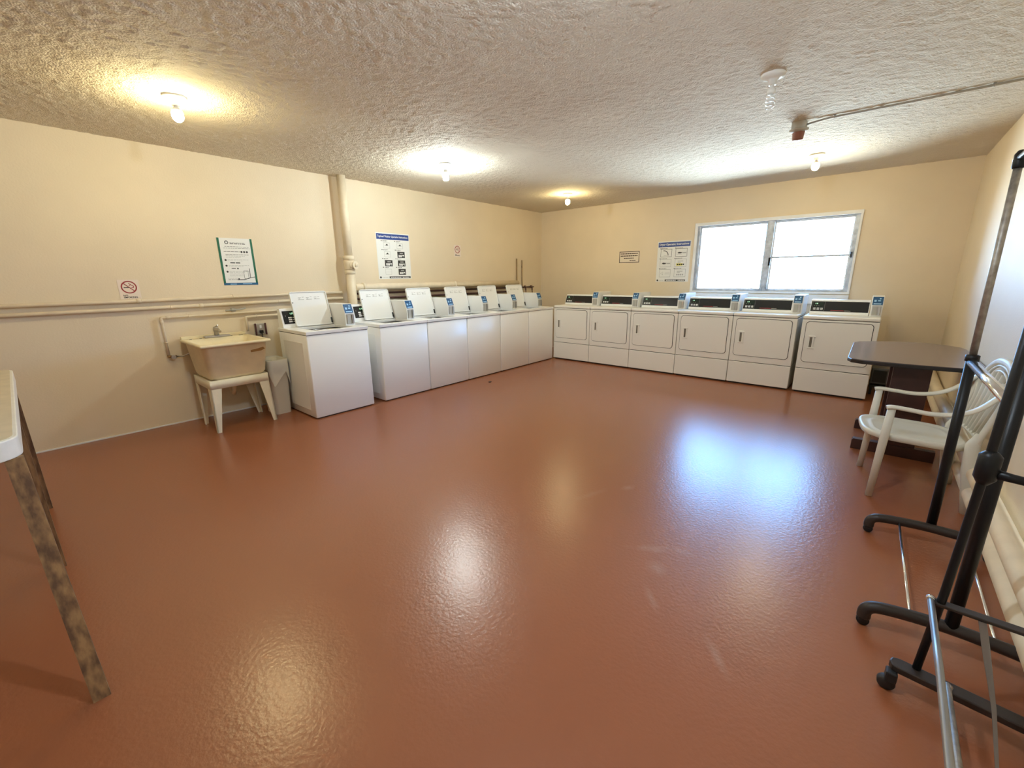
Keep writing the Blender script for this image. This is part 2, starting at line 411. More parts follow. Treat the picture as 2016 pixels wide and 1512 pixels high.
b = MB(); b.box((-0.12, YB-0.1, 0), (0, 0.14, H), M['wall']); struct(b.build('wall_left'))
b = MB(); b.box((W, YB-0.1, 0), (W+0.12, 0.14, H), M['wall']); struct(b.build('wall_right'))
b = MB()
b.box((0, 0, 0), (WX0, 0.14, H), M['wall']); b.box((WX1, 0, 0), (W, 0.14, H), M['wall'])
b.box((WX0, 0, 0), (WX1, 0.14, WZ0), M['wall']); b.box((WX0, 0, WZ1), (WX1, 0.14, H), M['wall'])
struct(b.build('wall_back'))
DX0, DX1, DZ = 4.1, 5.0, 2.03   # closed door behind the camera
b = MB()
b.box((0, YB-0.1, 0), (DX0, YB, H), M['wall']); b.box((DX1, YB-0.1, 0), (W, YB, H), M['wall']); b.box((DX0, YB-0.1, DZ), (DX1, YB, H), M['wall'])
struct(b.build('wall_front'))
b = MB()
b.box((DX0-.07, YB, 0), (DX0, YB+.02, DZ+.07), M['white_trim'], .003); b.box((DX1, YB, 0), (DX1+.07, YB+.02, DZ+.07), M['white_trim'], .003)
b.box((DX0, YB, DZ), (DX1, YB+.02, DZ+.07), M['white_trim'], .003)
struct(b.build('trim_1'))
b = MB(); b.box((DX0+.004, YB-.05, .006), (DX1-.004, YB-.01, DZ-.004), M['white_trim'], .003); b.box((DX1-.08, YB-.012, .98), (DX1-.05, YB+.05, 1.01), M['steel'], .004); struct(b.build('door_1'))
b = MB(); b.box((0, YB, 0), (0.008, -1.0, 0.014), M['white_trim'], .002); struct(b.build('baseboard_left'))

# window: painted outer frame, aluminium inner frame, two awning sashes
win = bpy.data.objects.new('window_1', None); COL.objects.link(win); win.location = ((WX0+WX1)/2, 0, WZ0); struct(win)
def wpart(name, mb): 
    o = mb.build(name); o.parent = win; o.matrix_parent_inverse = Matrix.Translation(-win.location); return o
b = MB(); fw = 0.034
for a, c in (((WX0-.014, -.022, WZ1-fw), (WX1+.016, .05, WZ1+.012)), ((WX0-.014, -.022, WZ0-.012), (WX1+.016, .05, WZ0+.016)),
             ((WX0-.012, -.020, WZ0+.010), (WX0+fw*.9, .048, WZ1-.020)), ((WX1-fw*.35, -.020, WZ0+.010), (WX1+.014, .048, WZ1-.020))):
    b.box(a, c, M['white_trim'], .004)
wpart('outer_frame', b)
b = MB()
x0, x1, z0, z1 = WX0+.03, WX1-.01, WZ0+.014, WZ1-.03
for a, c in (((x0, .02, z0), (x0+.034, .09, z1)), ((x1-.045, .02, z0), (x1, .09, z1)), ((x0+.002, .022, z1-.022), (x1-.002, .088, z1-.001)), ((x0+.002, .022, z0+.001), (x1-.002, .088, z0+.026))):
    b.box(a, c, M['alu'], .003)
wpart('inner_frame', b)
MX = 4.025
b = MB(); b.box((MX-.045, .0, z0), (MX+.045, .09, z1), M['alu'], .004); wpart('mullion', b)
for i, (a, c, rz_) in enumerate(((x0+.034, MX-.045, 1.608), (MX+.045, x1-.045, 1.662))):
    sash = bpy.data.objects.new('sash', None); COL.objects.link(sash); sash.parent = win; sash.location = ((a+c)/2-win.location.x, .06, z0-win.location.z)
    def sp(name, mb): 
        o = mb.build(name); o.parent = sash; o.matrix_parent_inverse = Matrix.Translation(-(Vector(win.location)+Vector(sash.location))); return o
    b = MB(); t = .014
    for p, q in (((a, .045, z0+.026), (a+t, .075, z1-.022)), ((c-t, .045, z0+.026), (c, .075, z1-.022)), ((a+.001, .046, z0+.027), (c-.001, .074, z0+.026+t)), ((a+.001, .046, z1-.022-t), (c-.001, .074, z1-.023))):
        b.box(p, q, M['white_trim'])
    if i: b.box((a+t, .04, rz_-.012), (c-t, .078, rz_+.012), M['alu'], .002)
    else: b.box((a+t, .052, rz_-.004), (c-t, .066, rz_+.004), M['white_trim'], .001)
    sp('sash_frame', b)
    b = MB(); b.box((a+t, .058, z0+.03), (c-t, .062, z1-.03), M['glass']); sp('glass_pane', b)
# crank and latch hardware by the mullion
b = MB()
b.box((MX-.03, -.02, 1.20), (MX-.012, .0, 1.26), M['alu'], .003); b.tube([(MX-.02, -.02, 1.235), (MX-.05, -.035, 1.215), (MX-.12, -.035, 1.222), (MX-.16, -.03, 1.235)], .006, M['alu'], n=8)
wpart('crank', b)
b = MB()
b.box((MX+.018, -.02, 1.20), (MX+.034, .0, 1.26), M['alu'], .003); b.tube([(MX+.026, -.02, 1.235), (MX+.05, -.03, 1.26), (MX+.04, -.03, 1.33)], .006, M['alu'], n=8)
wpart('crank', b)
b = MB(); b.box((MX+.024, -.016, 1.55), (MX+.05, .0, 1.66), M['black'], .003); wpart('latch', b)
b = MB(); b.box((WX1-.05, -.008, 1.63), (WX1-.03, .018, 1.70), M['black'], .003); wpart('latch', b)
# painted apron under the window
b = MB(); b.box((WX0-.03, -.035, 1.03), (WX1+.015, 0, WZ0-.022), M['white_trim'], .004); struct(b.build('trim_2'))

# ------------------------------------------------------------------ washers
def rounded_rect(cx, cy, w, h, r, n=5):
    pts = []
    for (sx, sy, a0) in ((1, 1, 0), (-1, 1, 90), (-1, -1, 180), (1, -1, 270)):
        for k in range(n+1):
            a = math.radians(a0+90*k/n); pts.append((cx+sx*(w/2-r)+r*math.cos(a), cy+sy*(h/2-r)+r*math.sin(a)))
    return pts

def ring_strip(mb, loops, m, smooth=True, cap_last=True):
    i = mb.mi(m); R = [[mb.bm.verts.new(Vector(p)) for p in lp] for lp in loops]; n = len(R[0])
    for A, B in zip(R, R[1:]):
        for k in range(n):
            f = mb.bm.faces.new([A[k], A[(k+1) % n], B[(k+1) % n], B[k]]); f.material_index = i; f.smooth = smooth
    if cap_last:
        f = mb.bm.faces.new(R[-1]); f.material_index = i
def coin_box(root, x0, x1, y0, y1, z0, z1, mbody):
    """side profile with the label plate leaning back, coin slide below"""
    b = MB(); zm = z0+(z1-z0)*.56; lean = .045
    b.prism([(x0, y0, z0), (x1, y0, z0), (x1, y0, zm), (x1-lean, y0, z1), (x0, y0, z1)], (0, y1-y0, 0), mbody, bev=.004)
    body = b.build('coin_box', root)
    # label plate on the sloping face
    n = Vector((z1-zm, 0, lean)).normalized(); v = Vector((-lean, 0, z1-zm)); L_ = v.length
    sh = Sheet((x1+.0002, y0+.008, zm+.004), (0, 1, 0), n); sh.v = v.normalized()
    sh.mt = Matrix(((0, sh.v.x, n.x, x1+.0004), (1, 0, n.y, y0+.008), (0, sh.v.z, n.z, zm+.004), (0, 0, 0, 1)))
    w = y1-y0-.016; h = L_-.010
    sh.base(w, h, M['blue_label'], .002)
    sh.disc(w*.70, h*.78, w*.09, M['lightblue']); sh.rect(w*.14, h*.40, w*.22, h*.24, M['lightblue']); sh.rect(w*.50, h*.46, w*.26, h*.14, M['lightblue'])
    sh.rect(w*.12, h*.08, w*.74, h*.13, M['lightblue'])
    o = sh.build('label_plate', body)
    o['label'] = 'blue instruction label'
    b = MB(); ym = (y0+y1)/2
    b.box((x1-.002, y0+.014, z0+.014), (x1+.006, y1-.014, zm-.008), M['steel'], .002)
    b.box((x1+.006, y0+.022, z0+.020), (x1+.010, y1-.045, zm-.018), M['grey_print'], .001)
    b.box((x1+.006, y1-.040, z0+.018), (x1+.022, y1-.018, zm-.014), M['steel'], .003)
    o = b.build('coin_slide', body); o['label'] = 'silver coin slide'
    return body

def make_washer(label):
    root = thing('washing_machine', label, 'washing machine', group='top-load washers along the left wall')
    D, hw, ht = .67, .342, .92
    b = MB(); m = M['enamel']
    def sh_(x0_, x1_, h_, z_, r_): return [(p[0], p[1], z_) for p in rounded_rect((x0_+x1_)/2, 0, x1_-x0_, 2*h_, r_, 4)]
    ring_strip(b, [sh_(.02, D-.02, hw-.02, .016, .004), sh_(.004, D-.004, hw-.004, .012, .01), sh_(0, D, hw, .018, .012), sh_(0, D, hw, .876, .012), sh_(.004, D-.004, hw-.004, .881, .010), sh_(.02, D-.02, hw-.02, .881, .006), sh_(.02, D-.02, hw-.02, .03, .006)], m)
    # stamped side panel relief
    b.box((.10, -hw-.0012, .08), (.56, -hw+.004, .80), m, .0018)
    b.build('cabinet', root)
    b = MB(); b.box((.03, -hw+.03, 0), (D-.015, hw-.03, .02), M['gasket']); b.build('kickplate', root)
    b = MB(); b.box((.008, -hw+.006, .878), (D-.006, hw-.006, .8855), M['gasket'])
    # opening must stay open: gap strip is a frame
    b.bm.free(); b = MB()
    for p, q in (((.006, -hw+.004, .880), (D-.004, -hw+.03, .887)), ((.006, hw-.03, .880), (D-.004, hw-.004, .887)), ((D-.03, -hw+.004, .880), (D-.004, hw-.004, .887))):
        b.box(p, q, M['gasket'])
    b.build('seam', root)
    b = MB(); ox0, ox1, oy = .18, .60, .215
    for p, q in (((0, -hw-.003, .886), (D+.006, -oy, ht)), ((0, oy, .886), (D+.006, hw+.003, ht)), ((0, -oy-.01, .886), (ox0, oy+.01, ht)), ((ox1, -oy-.01, .886), (D+.006, oy+.01, ht))):
        b.box(p, q, m, .005)
    b.build('top_panel', root)
    b = MB(); b.lathe([(.22, .30), (.22, .86), (.205, .885), (.19, .885), (.205, .86), (.205, .31)], M['dark_tub'], org=(.39, 0, 0)); 
    b.lathe([(.06, .30), (.05, .62), (.03, .68), (.001, .69)], M['enamel'], org=(.39, 0, 0)); b.build('tub', root)
    # open lid leaning back: inner side faces the room
    lw, L_ = .205, .385; hx = .155; tilt = math.radians(15)
    T = Matrix.Translation((hx, 0, .926)) @ Matrix.Rotation(-tilt, 4, 'Y')
    b = MB()
    pts = rounded_rect(0, L_/2, 2*lw, L_, .022)
    t = bmesh.new(); a = [t.verts.new((0, p[0], p[1])) for p in pts]; c = [t.verts.new((-.014, p[0], p[1])) for p in pts]
    n = len(pts); t.faces.new(a); t.faces.new(c[::-1])
    for k in range(n): t.faces.new([a[k], c[k], c[(k+1) % n], a[(k+1) % n]])
    bmesh.ops.recalc_face_normals(t, faces=t.faces); b.merge(t, m, T)
    # raised rim round the lid edge, leaving the bottom corner open
    rim = rounded_rect(0, L_/2, 2*lw-.008, L_-.008, .020)
    b2 = MB(); b2.tube([(.006, p[0], p[1]) for p in rim], .006, m, n=8, closed=True); b2.bm.normal_update()
    b.merge(b2.bm, m, T, smooth=True)
    b.merge_in = None
    lid = b.build('lid', root)
    b = MB()
    for i in range(3):
        y = -.118+i*.088
        for (p, q) in (((y, .318), (y+.030, .322)), ((y+.044, .322), (y+.062, .326)), ((y, .296), (y+.062, .300)), ((y+.004, .303), (y+.02, .308))):
            t = bmesh.new(); bmesh.ops.create_cube(t, size=1)
            for v in t.verts: v.co = Vector((.0005+(v.co.x+.5)*.0015, p[0]+(v.co.y+.5)*(q[0]-p[0]), p[1]+(v.co.z+.5)*(q[1]-p[1])))
            b.merge(t, M['grey_print'], T)
    o = b.build('lid_print', lid); o['label'] = 'grey embossed pictograms'
    b = MB(); b2 = MB(); b2.lathe([(.005, 0), (.005, .006)], M['black'], org=(0, -lw+.016, .265), axis='x', n=12); b.merge(b2.bm, M['black'], T)
    b.build('lid_stop', lid); b = MB()
    b2 = MB(); b2.box((.0, lw-.012, .012), (.012, lw+.004, .075), M['black'], .002); b.merge(b2.bm, M['black'], T)
    b.build('lid_hinge', lid)
    # control console at the back left, coin box at the back right
    b = MB(); y0, y1 = -hw+.012, hw-.125
    b.prism([(.0, y0, ht), (.118, y0, ht), (.112, y0, ht+.03), (.062, y0, 1.125), (.0, y0, 1.125)], (0, y1-y0, 0), m, bev=.004)
    con = b.build('console', root)
    n = Vector((.19-.02, 0, .05)).normalized(); v = Vector((-n.z, 0, n.x))
    sh = Sheet((0, 0, 0), (0, 1, 0), n); sh.v = v
    sh.mt = Matrix(((0, v.x, n.x, .1125), (1, 0, 0, y0+.010), (0, v.z, n.z, ht+.033), (0, 0, 0, 1)))
    sh.base(.190, .160, M['white_print'], .0015); sh.rect(.008, .008, .174, .144, M['black'], 1); sh.rect(.075, .085, .085, .06, M['green_glass'], 2)
    sh.text('1.75', .090, .112, .040, .017, M['digits'], 3, bold=.02)
    for k in range(3):
        sh.rect(.062, .026+k*.022, .036, .013, M['white_print'], 2); sh.rect(.106, .028+k*.022, .036, .009, M['grey_print'], 2)
    sh.rect(.035, .092, .003, .012, M['grey_print'], 2)
    o = sh.build('display_panel', con); o['label'] = 'black display panel with lit price digits'
    coin_box(root, .02, .425, hw-.122, hw-.006, ht, 1.158, m)
    return root
WY = [-1.365-.6927*i for i in range(5)] + [-4.97]
WLAB = {0: 'white washer with open lid farthest away, in the corner touching the dryers',
        1: 'white open-lid washer second from the room corner, left of the corner washer',
        2: 'white open-lid washer third from the room corner in the washer row',
        3: 'white open-lid washer fourth from the corner, below the small distant no smoking sign',
        4: 'white open-lid washer right of the vertical drain pipe, second from the sink',
        5: 'large nearest white washer with open lid, right beside the wastebasket'}
w0 = make_washer(WLAB[5]); w0.location = (.356, WY[5]+.0, 0)
for i in range(5): dup(w0, (.356, WY[i], 0), 0, WLAB[i])

# ------------------------------------------------------------------ dryers
def make_dryer(label):
    root = thing('clothes_dryer', label, 'dryer', group='front-load dryers under the window')
    D, hw, ht = .71, .357, .945; m = M['dryer_enamel']
    b = MB(); b.box((0, -hw, .02), (D-.006, hw, .302), m, .004); b.box((0, -hw, .309), (D, hw, .899), m, .005)
    b.box((.01, -hw+.006, .03), (D-.012, hw-.006, .92), M['gasket'])
    b.build('cabinet', root)
    b = MB(); b.box((0, -hw, .905), (D+.004, hw, ht), m, .012, 3); b.build('top_panel', root)
    b = MB(); b.box((D-.012, -hw, .022), (D+.004, hw, .302), m, .005); b.build('lower_panel', root)
    b = MB(); b.box((.03, -hw+.02, 0), (D-.03, hw-.02, .03), M['gasket']); b.build('kickplate', root)
    # door, in a thin dark shadow gap
    cy, cz, w, h = -.002, .632, .618, .482
    b = MB()
    def plate(mb, w_, h_, r_, xa, xb, mt_, bev=0):
        mb.prism([(xa, p[0], p[1]) for p in rounded_rect(cy, cz, w_, h_, r_)], (xb-xa, 0, 0), mt_, bev)
    plate(b, w+.012, h+.012, .04, D-.003, D+.0015, M['gasket']); g = b.build('door_gap', root)
    b = MB(); plate(b, w, h, .036, D+.001, D+.009, m); door = b.build('door', root)
    hy = cy-w/2+.075; hz = .632
    b = MB(); b.box((D+.0085, hy-.028, hz-.077), (D+.0115, hy+.028, hz+.077), m, .001)
    b.box((D+.0100, hy-.020, hz-.060), (D+.0125, hy+.008, hz+.060), M['recess'])
    b.box((D+.011, hy-.034, hz+.062), (D+.020, hy+.034, hz+.076), m, .003); b.box((D+.011, hy-.034, hz-.076), (D+.020, hy+.034, hz-.062), m, .003)
    b.box((D+.011, hy+.006, hz-.066), (D+.020, hy+.020, hz+.066), m, .003)
    b.build('door_handle', door)
    # console
    b = MB(); y0, y1 = -hw+.022, hw-.118; xa, xb = .30, .40
    b.prism([(xa-.12, y0, ht), (xb, y0, ht), (xb-.004, y0, ht+.03), (xb-.06, y0, 1.118), (xa-.12, y0, 1.118)], (0, y1-y0, 0), M['enamel'], bev=.004)
    con = b.build('console', root); con['label'] = 'white control console'
    n = Vector((1.118-ht-.03, 0, .056)).normalized(); v = Vector((-n.z, 0, n.x))
    sh = Sheet((0, 0, 0), (0, 1, 0), n); sh.v = v
    sh.mt = Matrix(((0, v.x, n.x, xb-.0045), (1, 0, 0, y0+.008), (0, v.z, n.z, ht+.034), (0, 0, 0, 1)))
    w_, h_ = y1-y0-.016, .128
    sh.base(w_, h_, M['black'], .0015); sh.rect(.135, .004, .0015, h_-.008, M['grey_print'], 1); sh.frame(.012, .004, .124, h_-.008, .001, M['grey_print'], 1)
    sh.rect(.02, .062, .10, .054, M['green_glass'], 1)
    sh.text('1.75', .040, .091, .026, .013, M['digits'], 2, bold=.02)
    for k in range(3):
        sh.rect(.024+k*.036, .020, .026, .010, M['white_print'], 2); sh.rect(.024+k*.036, .034, .026, .010, M['white_print'], 2); sh.disc(.034+k*.022, .068, .0035, M['grey_print'], 2)
    sh.rect(.20, .012, .13, .005, M['red_print'], 2); sh.rect(.335, .012, .06, .004, M['grey_print'], 2)
    o = sh.build('display_panel', con); o['label'] = 'black display panel with lit price digits'
    coin_box(root, .0, .46, hw-.110, hw-.002, ht, 1.170, M['enamel'])
    return root
dx0, dw = 1.0203, .7212
DX = [dx0+dw*(i+.5) for i in range(5)]+[5.030]
DLAB = {0: 'dryer at the left end of the row, in the room corner next to the washers',
        1: 'dryer second from the room corner, below the small brown-bordered notice',
        2: 'dryer third from the room corner, below the dryer instruction poster',
        3: 'dryer fourth from the room corner, below the left half of the window',
        4: 'dryer below the right half of the window, left of the wide dark gap',
        5: 'dryer at the right end of the row, partly behind the brown table'}
d0 = make_dryer(DLAB[5]); d0.location = (DX[5], -.281, 0); d0.rotation_euler = (0, 0, -PI/2)
for i in range(5): dup(d0, (DX[i], -.281, 0), -PI/2, DLAB[i])

# ------------------------------------------------------------------ utility sink
sk = thing('utility_sink', 'yellowed plastic laundry sink on four tapered legs against the left wall', 'sink', (.39, -5.835, 0))
def q(p): return (p[0]-.39, p[1]+5.835, p[2])
SY0, SY1, SX0, SX1, SZ = -6.135, -5.535, .05, .725, .855
b = MB()
def rl(x0, x1, y0, y1, z, r): return [q((p[0], p[1], z)) for p in rounded_rect((x0+x1)/2, (y0+y1)/2, x1-x0, y1-y0, r, 6)]
ring_strip(b, [rl(.155, .615, -6.065, -5.605, .500, .06), rl(.135, .645, -6.085, -5.585, .535, .06), rl(.10, .685, -6.115, -5.555, .825, .05), rl(SX0, SX1, SY0, SY1, .832, .012),
               rl(SX0, SX1, SY0, SY1, SZ, .012), rl(SX0+.115, SX1-.03, SY0+.03, SY1-.03, SZ, .05), rl(.19, .64, -6.07, -5.60, .80, .06), rl(.21, .60, -6.05, -5.62, .56, .06)], M['sink'])
f = b.bm.faces.new([b.bm.verts[k] if False else v for k, v in enumerate([b.bm.verts.new(Vector(p)) for p in rl(.155, .615, -6.065, -5.605, .4995, .06)])]); f.material_index = 0
b.box(q((.02, SY0+.01, SZ-.02)), q((.055, SY1-.01, SZ+.028)), M['sink'], .004)
basin = b.build('basin', sk)
b = MB(); b.prism([q((.671, -5.715, .738)), q((.670, -5.62, .744)), q((.672, -5.585, .760)), q((.673, -5.60, .780)), q((.6715, -5.65, .768)), q((.671, -5.715, .760))], (.006, 0, 0), M['rust'])
o = b.build('stain', basin); o['label'] = 'brown stain'
b = MB()
zz0, zz1 = .425, .505
ring_strip(b, [rl(.160, .630, -6.075, -5.610, zz0, .004), rl(.135, .655, -6.10, -5.585, zz0, .008), rl(.135, .655, -6.10, -5.585, zz1, .008), rl(.160, .630, -6.075, -5.610, zz1, .004), rl(.160, .630, -6.075, -5.610, zz0+.001, .004)], M['sink_stand'], cap_last=False)
b.build('stand', sk)
for (x, y, sx, sy) in ((.655, -6.10, 1, -1), (.655, -5.585, 1, 1), (.135, -6.10, -1, -1), (.135, -5.585, -1, 1)):
    b = MB(); ox, oy = sx*.025, sy*.012
    if sx < 0: ox = .115
    def sec(z, w, dx, dy): return [q((x+dx, y+dy, z)), q((x+dx-sx*w, y+dy, z)), q((x+dx-sx*w, y+dy-sy*w, z)), q((x+dx, y+dy-sy*w, z))]
    # L-shaped tapering leg: two tapering faces
    for horiz in (0, 1):
        w0_, w1_, t_ = .090, .034, .010
        def quad(z, w, dx, dy):
            X, Y = x+dx, y+dy
            if horiz: return [q((X, Y, z)), q((X-sx*w, Y, z)), q((X-sx*w, Y-sy*t_, z)), q((X, Y-sy*t_, z))]
            return [q((X, Y, z)), q((X, Y-sy*w, z)), q((X-sx*t_, Y-sy*w, z)), q((X-sx*t_, Y, z))]
        ring_strip(b, [quad(0.0, w1_, ox, oy), quad(.426, w0_, -sx*.0015, -sy*.0015)], M['sink_stand'], smooth=False)
        f = b.bm.faces.new([b.bm.verts.new(Vector(p)) for p in quad(0.0, w1_, ox, oy)])
    b.build('leg', sk)
b = MB(); fx, fy = .115, -5.83
b.box(q((fx-.03, fy-.115, SZ)), q((fx+.03, fy+.115, SZ+.022)), M['steel'], .008, 3)
b.tube([q((fx, fy, SZ+.02)), q((fx, fy, SZ+.06)), q((fx+.02, fy, SZ+.085)), q((fx+.08, fy, SZ+.085)), q((fx+.13, fy, SZ+.07))], [.022, .02, .017, .014, .013], M['steel'])
b.lathe([(.024, SZ+.06), (.027, SZ+.085), (.020, SZ+.108), (.001, SZ+.114)], M['steel'], org=q((fx, fy, 0)), n=20)
b.tube([q((fx, fy, SZ+.108)), q((fx+.045, fy+.01, SZ+.128))], [.008, .006], M['steel'], n=10)
o = b.build('faucet', sk); o['label'] = 'chrome single-lever faucet'
b = MB()
for y in (-6.06, -5.975, -5.70, -5.62, -5.60): b.lathe([(.011, SZ-.001), (.011, SZ+.003)], M['black'], org=q((.11, y, 0)), n=12)
b.build('faucet_hole_plug', basin)
b = MB(); b.tube([q((.40, -5.835, .50)), q((.40, -5.835, .34)), q((.36, -5.835, .29)), q((.30, -5.835, .31)), q((.28, -5.835, .36)), q((.02, -5.835, .36))], .02, M['pipe_paint'], n=12); b.build('drain_trap', sk)

# wastebasket and its clear liner
wb = MB()
ring_strip(wb, [[(p[0], p[1], z) for p in rounded_rect(.39+dx, -5.435, w, d, .04, 5)] for (w, d, z, dx) in ((.27, .165, 0, 0), (.315, .195, .57, 0), (.330, .205, .575, 0), (.330, .205, .592, 0), (.305, .185, .592, 0), (.26, .155, .012, 0))], M['bin'])
f = wb.bm.faces.new([wb.bm.verts.new(Vector((p[0], p[1], 0))) for p in rounded_rect(.39, -5.435, .27, .165, .04, 5)])
tag(wb.build('wastebasket'), 'tall cream plastic wastebasket between the sink and nearest washer', 'wastebasket')
b = MB(); rr = random.Random(3); loops = []
base = rounded_rect(.39, -5.435, .336, .211, .045, 6)
n = len(base)
drop = [.10+.17*math.sin(2.5*PI*k/n+.4)**2+rr.uniform(-.012, .012) for k in range(n)]
for s_, k_ in ((0, 0), (.5, .35), (1, .7), (1, 1)):
    pass
def bl(scale, zf): return [(.39+(p[0]-.39)*(scale+rr.uniform(-.004, .004)), -5.435+(p[1]+5.435)*(scale+rr.uniform(-.004, .004)), zf(k)) for k, p in enumerate(base)]
ring_strip(b, [bl(1.0, lambda k: .592-drop[k]), bl(1.012, lambda k: .592-drop[k]*.5), bl(1.015, lambda k: .596), bl(.985, lambda k: .604), bl(.90, lambda k: .56), bl(.85, lambda k: .30), bl(.76, lambda k: .03)], M['film'])
tag(b.build('bin_liner'), 'clear plastic bag lining and draped over the wastebasket rim', 'bag')

# ------------------------------------------------------------------ pipes on the left wall
def pipe(name, pts, r, m, label, cat='pipe', clips=(), couple=(), n=14, group=None):
    b = MB(); b.tube(pts, r, m, n=n)
    for (p, d) in couple:
        p = Vector(p); d = Vector(d).normalized()*.5
        b.tube([p-d*.035, p-d*.03, p+d*.03, p+d*.035], [r*1.05, r*1.28, r*1.28, r*1.05], m, n=n)
    if clips:
        root = thing(name, label, cat, tuple(pts[0]), group=group)
        o = b.build('tubing', root); o.matrix_parent_inverse = Matrix.Translation(-Vector(pts[0]))
        for (c, axis) in clips:
            b = MB(); c = Vector(c)
            if axis == 'y':
                b.box((0.0005, c.y-.008, c.z-.03), (.004, c.y+.008, c.z+.03), m); b.tube([(c.x-.01, c.y, c.z-r-.002), (c.x+r+.001, c.y, c.z-r*.4), (c.x+r+.001, c.y, c.z+r*.4), (c.x-.01, c.y, c.z+r+.002)], .004, m, n=6)
            elif axis == 'c':
                b.box((c.x-.008, c.y-.03, H-.004), (c.x+.008, c.y+.03, H-.0005), m); b.tube([(c.x, c.y-r-.003, c.z+.008), (c.x, c.y-r*.6, c.z-r), (c.x, c.y+r*.6, c.z-r), (c.x, c.y+r+.003, c.z+.008)], .004, m, n=6)
            else:
                b.box((0.0005, c.y-.03, c.z-.008), (.004, c.y+.03, c.z+.008), m); b.tube([(c.x-.01, c.y-r-.002, c.z), (c.x+r+.001, c.y-r*.4, c.z), (c.x+r+.001, c.y+r*.4, c.z), (c.x-.01, c.y+r+.002, c.z)], .004, m, n=6)
            o = b.build('pipe_clip', root); o.matrix_parent_inverse = Matrix.Translation(-Vector(pts[0]))
        return root
    return tag(b.build(name), label, cat, group)
PP = M['pipe_paint']
pipe('water_pipe', [(.036, -8.55, 1.247), (.036, -6.5, 1.252), (.036, -4.9, 1.266), (.036, -4.36, 1.266)], .017, PP,
     'upper of two long cream water pipes running along the left wall', clips=[((.036, -6.36, 1.254), 'y'), ((.036, -5.6, 1.262), 'y'), ((.036, -7.4, 1.25), 'y')], couple=[((.036, -6.38, 1.254), (0, 1, 0))])
pipe('water_pipe', [(.036, -8.55, 1.172), (.036, -6.5, 1.180), (.036, -4.9, 1.191), (.036, -4.36, 1.191)], .017, PP,
     'lower of two long cream water pipes running along the left wall', clips=[((.036, -6.15, 1.183), 'y'), ((.036, -5.15, 1.190), 'y'), ((.036, -7.3, 1.176), 'y')], couple=[((.036, -5.9, 1.183), (0, 1, 0))])
pipe('supply_pipe', [(.034, -6.245, .70), (.034, -6.245, 1.075), (.034, -6.242, 1.083), (.034, -6.234, 1.085), (.034, -5.3, 1.088), (.034, -4.9, 1.088)], .012, PP,
     'thin cream supply pipe bending down left of the sink', clips=[((.034, -6.02, 1.086), 'y'), ((.034, -6.245, .84), 'z')], couple=[((.034, -6.245, 1.04), (0, 0, 1)), ((.034, -6.19, 1.085), (0, 1, 0))])
pipe('supply_pipe', [(.034, -5.51, .88), (.034, -5.51, 1.026), (.034, -5.507, 1.034), (.034, -5.498, 1.037), (.034, -4.9, 1.040)], .012, PP,
     'thin cream supply pipe bending down at the right back corner of the sink', clips=[((.034, -5.40, 1.038), 'y')])
# stop valve left of the sink
sv = thing('stop_valve', 'small brass stop valve on the supply pipe left of the sink', 'valve', (.034, -6.245, .70))
b = MB(); b.tube([(0, 0, .015), (0, 0, 0), (0, .02, -.004), (0, .06, -.006)], .014, M['copper'], n=12); b.tube([(0, .03, -.005), (.03, .03, -.005)], .007, M['copper'], n=8); b.build('body', sv)
b = MB(); b.lathe([(.020, .03), (.022, .036), (.020, .042)], M['steel'], org=(0, .03, -.005), axis='x', n=14); b.build('handle', sv)
b = MB(); b.tube([(0, .06, -.006), (.01, .11, -.01), (.06, .16, .02), (.08, .20, .08)], .007, M['steel'], n=8); b.build('supply_hose', sv)
# small spigot bracket over the sink
b = MB(); b.tube([(.03, -5.69, 1.117), (.05, -5.64, 1.121), (.05, -5.56, 1.122), (.035, -5.50, 1.132)], .0075, M['grey_print'], n=8); b.box((0, -5.635, 1.105), (.05, -5.60, 1.137), M['grey_print'], .003)
tag(b.build('pipe_bracket'), 'small dull metal bracket on the wall above the sink faucet', 'bracket')
# outlet box with plug
ob = thing('outlet_box', 'metal electrical outlet box with a plug, on the wall behind the sink', 'outlet', (0, -5.378, .89))
b = MB(); b.box((0, -.055, -.062), (.035, .055, .062), M['steel'], .004); b.build('box', ob)
b = MB(); b.box((.035, -.060, -.066), (.045, -.044, .066), M['maroon'], .002); b.box((.035, .044, -.066), (.045, .060, .066), M['maroon'], .002); b.build('cover_flange', ob)
b = MB(); b.box((.035, -.012, .01), (.040, .012, .045), M['white_print'], .003); b.build('receptacle', ob)
b = MB(); b.box((.035, -.018, -.045), (.065, .018, -.01), M['black'], .006); b.tube([(.055, 0, -.045), (.06, .0, -.09), (.04, -.03, -.13), (.02, -.05, -.30)], .005, M['black'], n=8); o = b.build('plug', ob); o['label'] = 'black plug and cord'

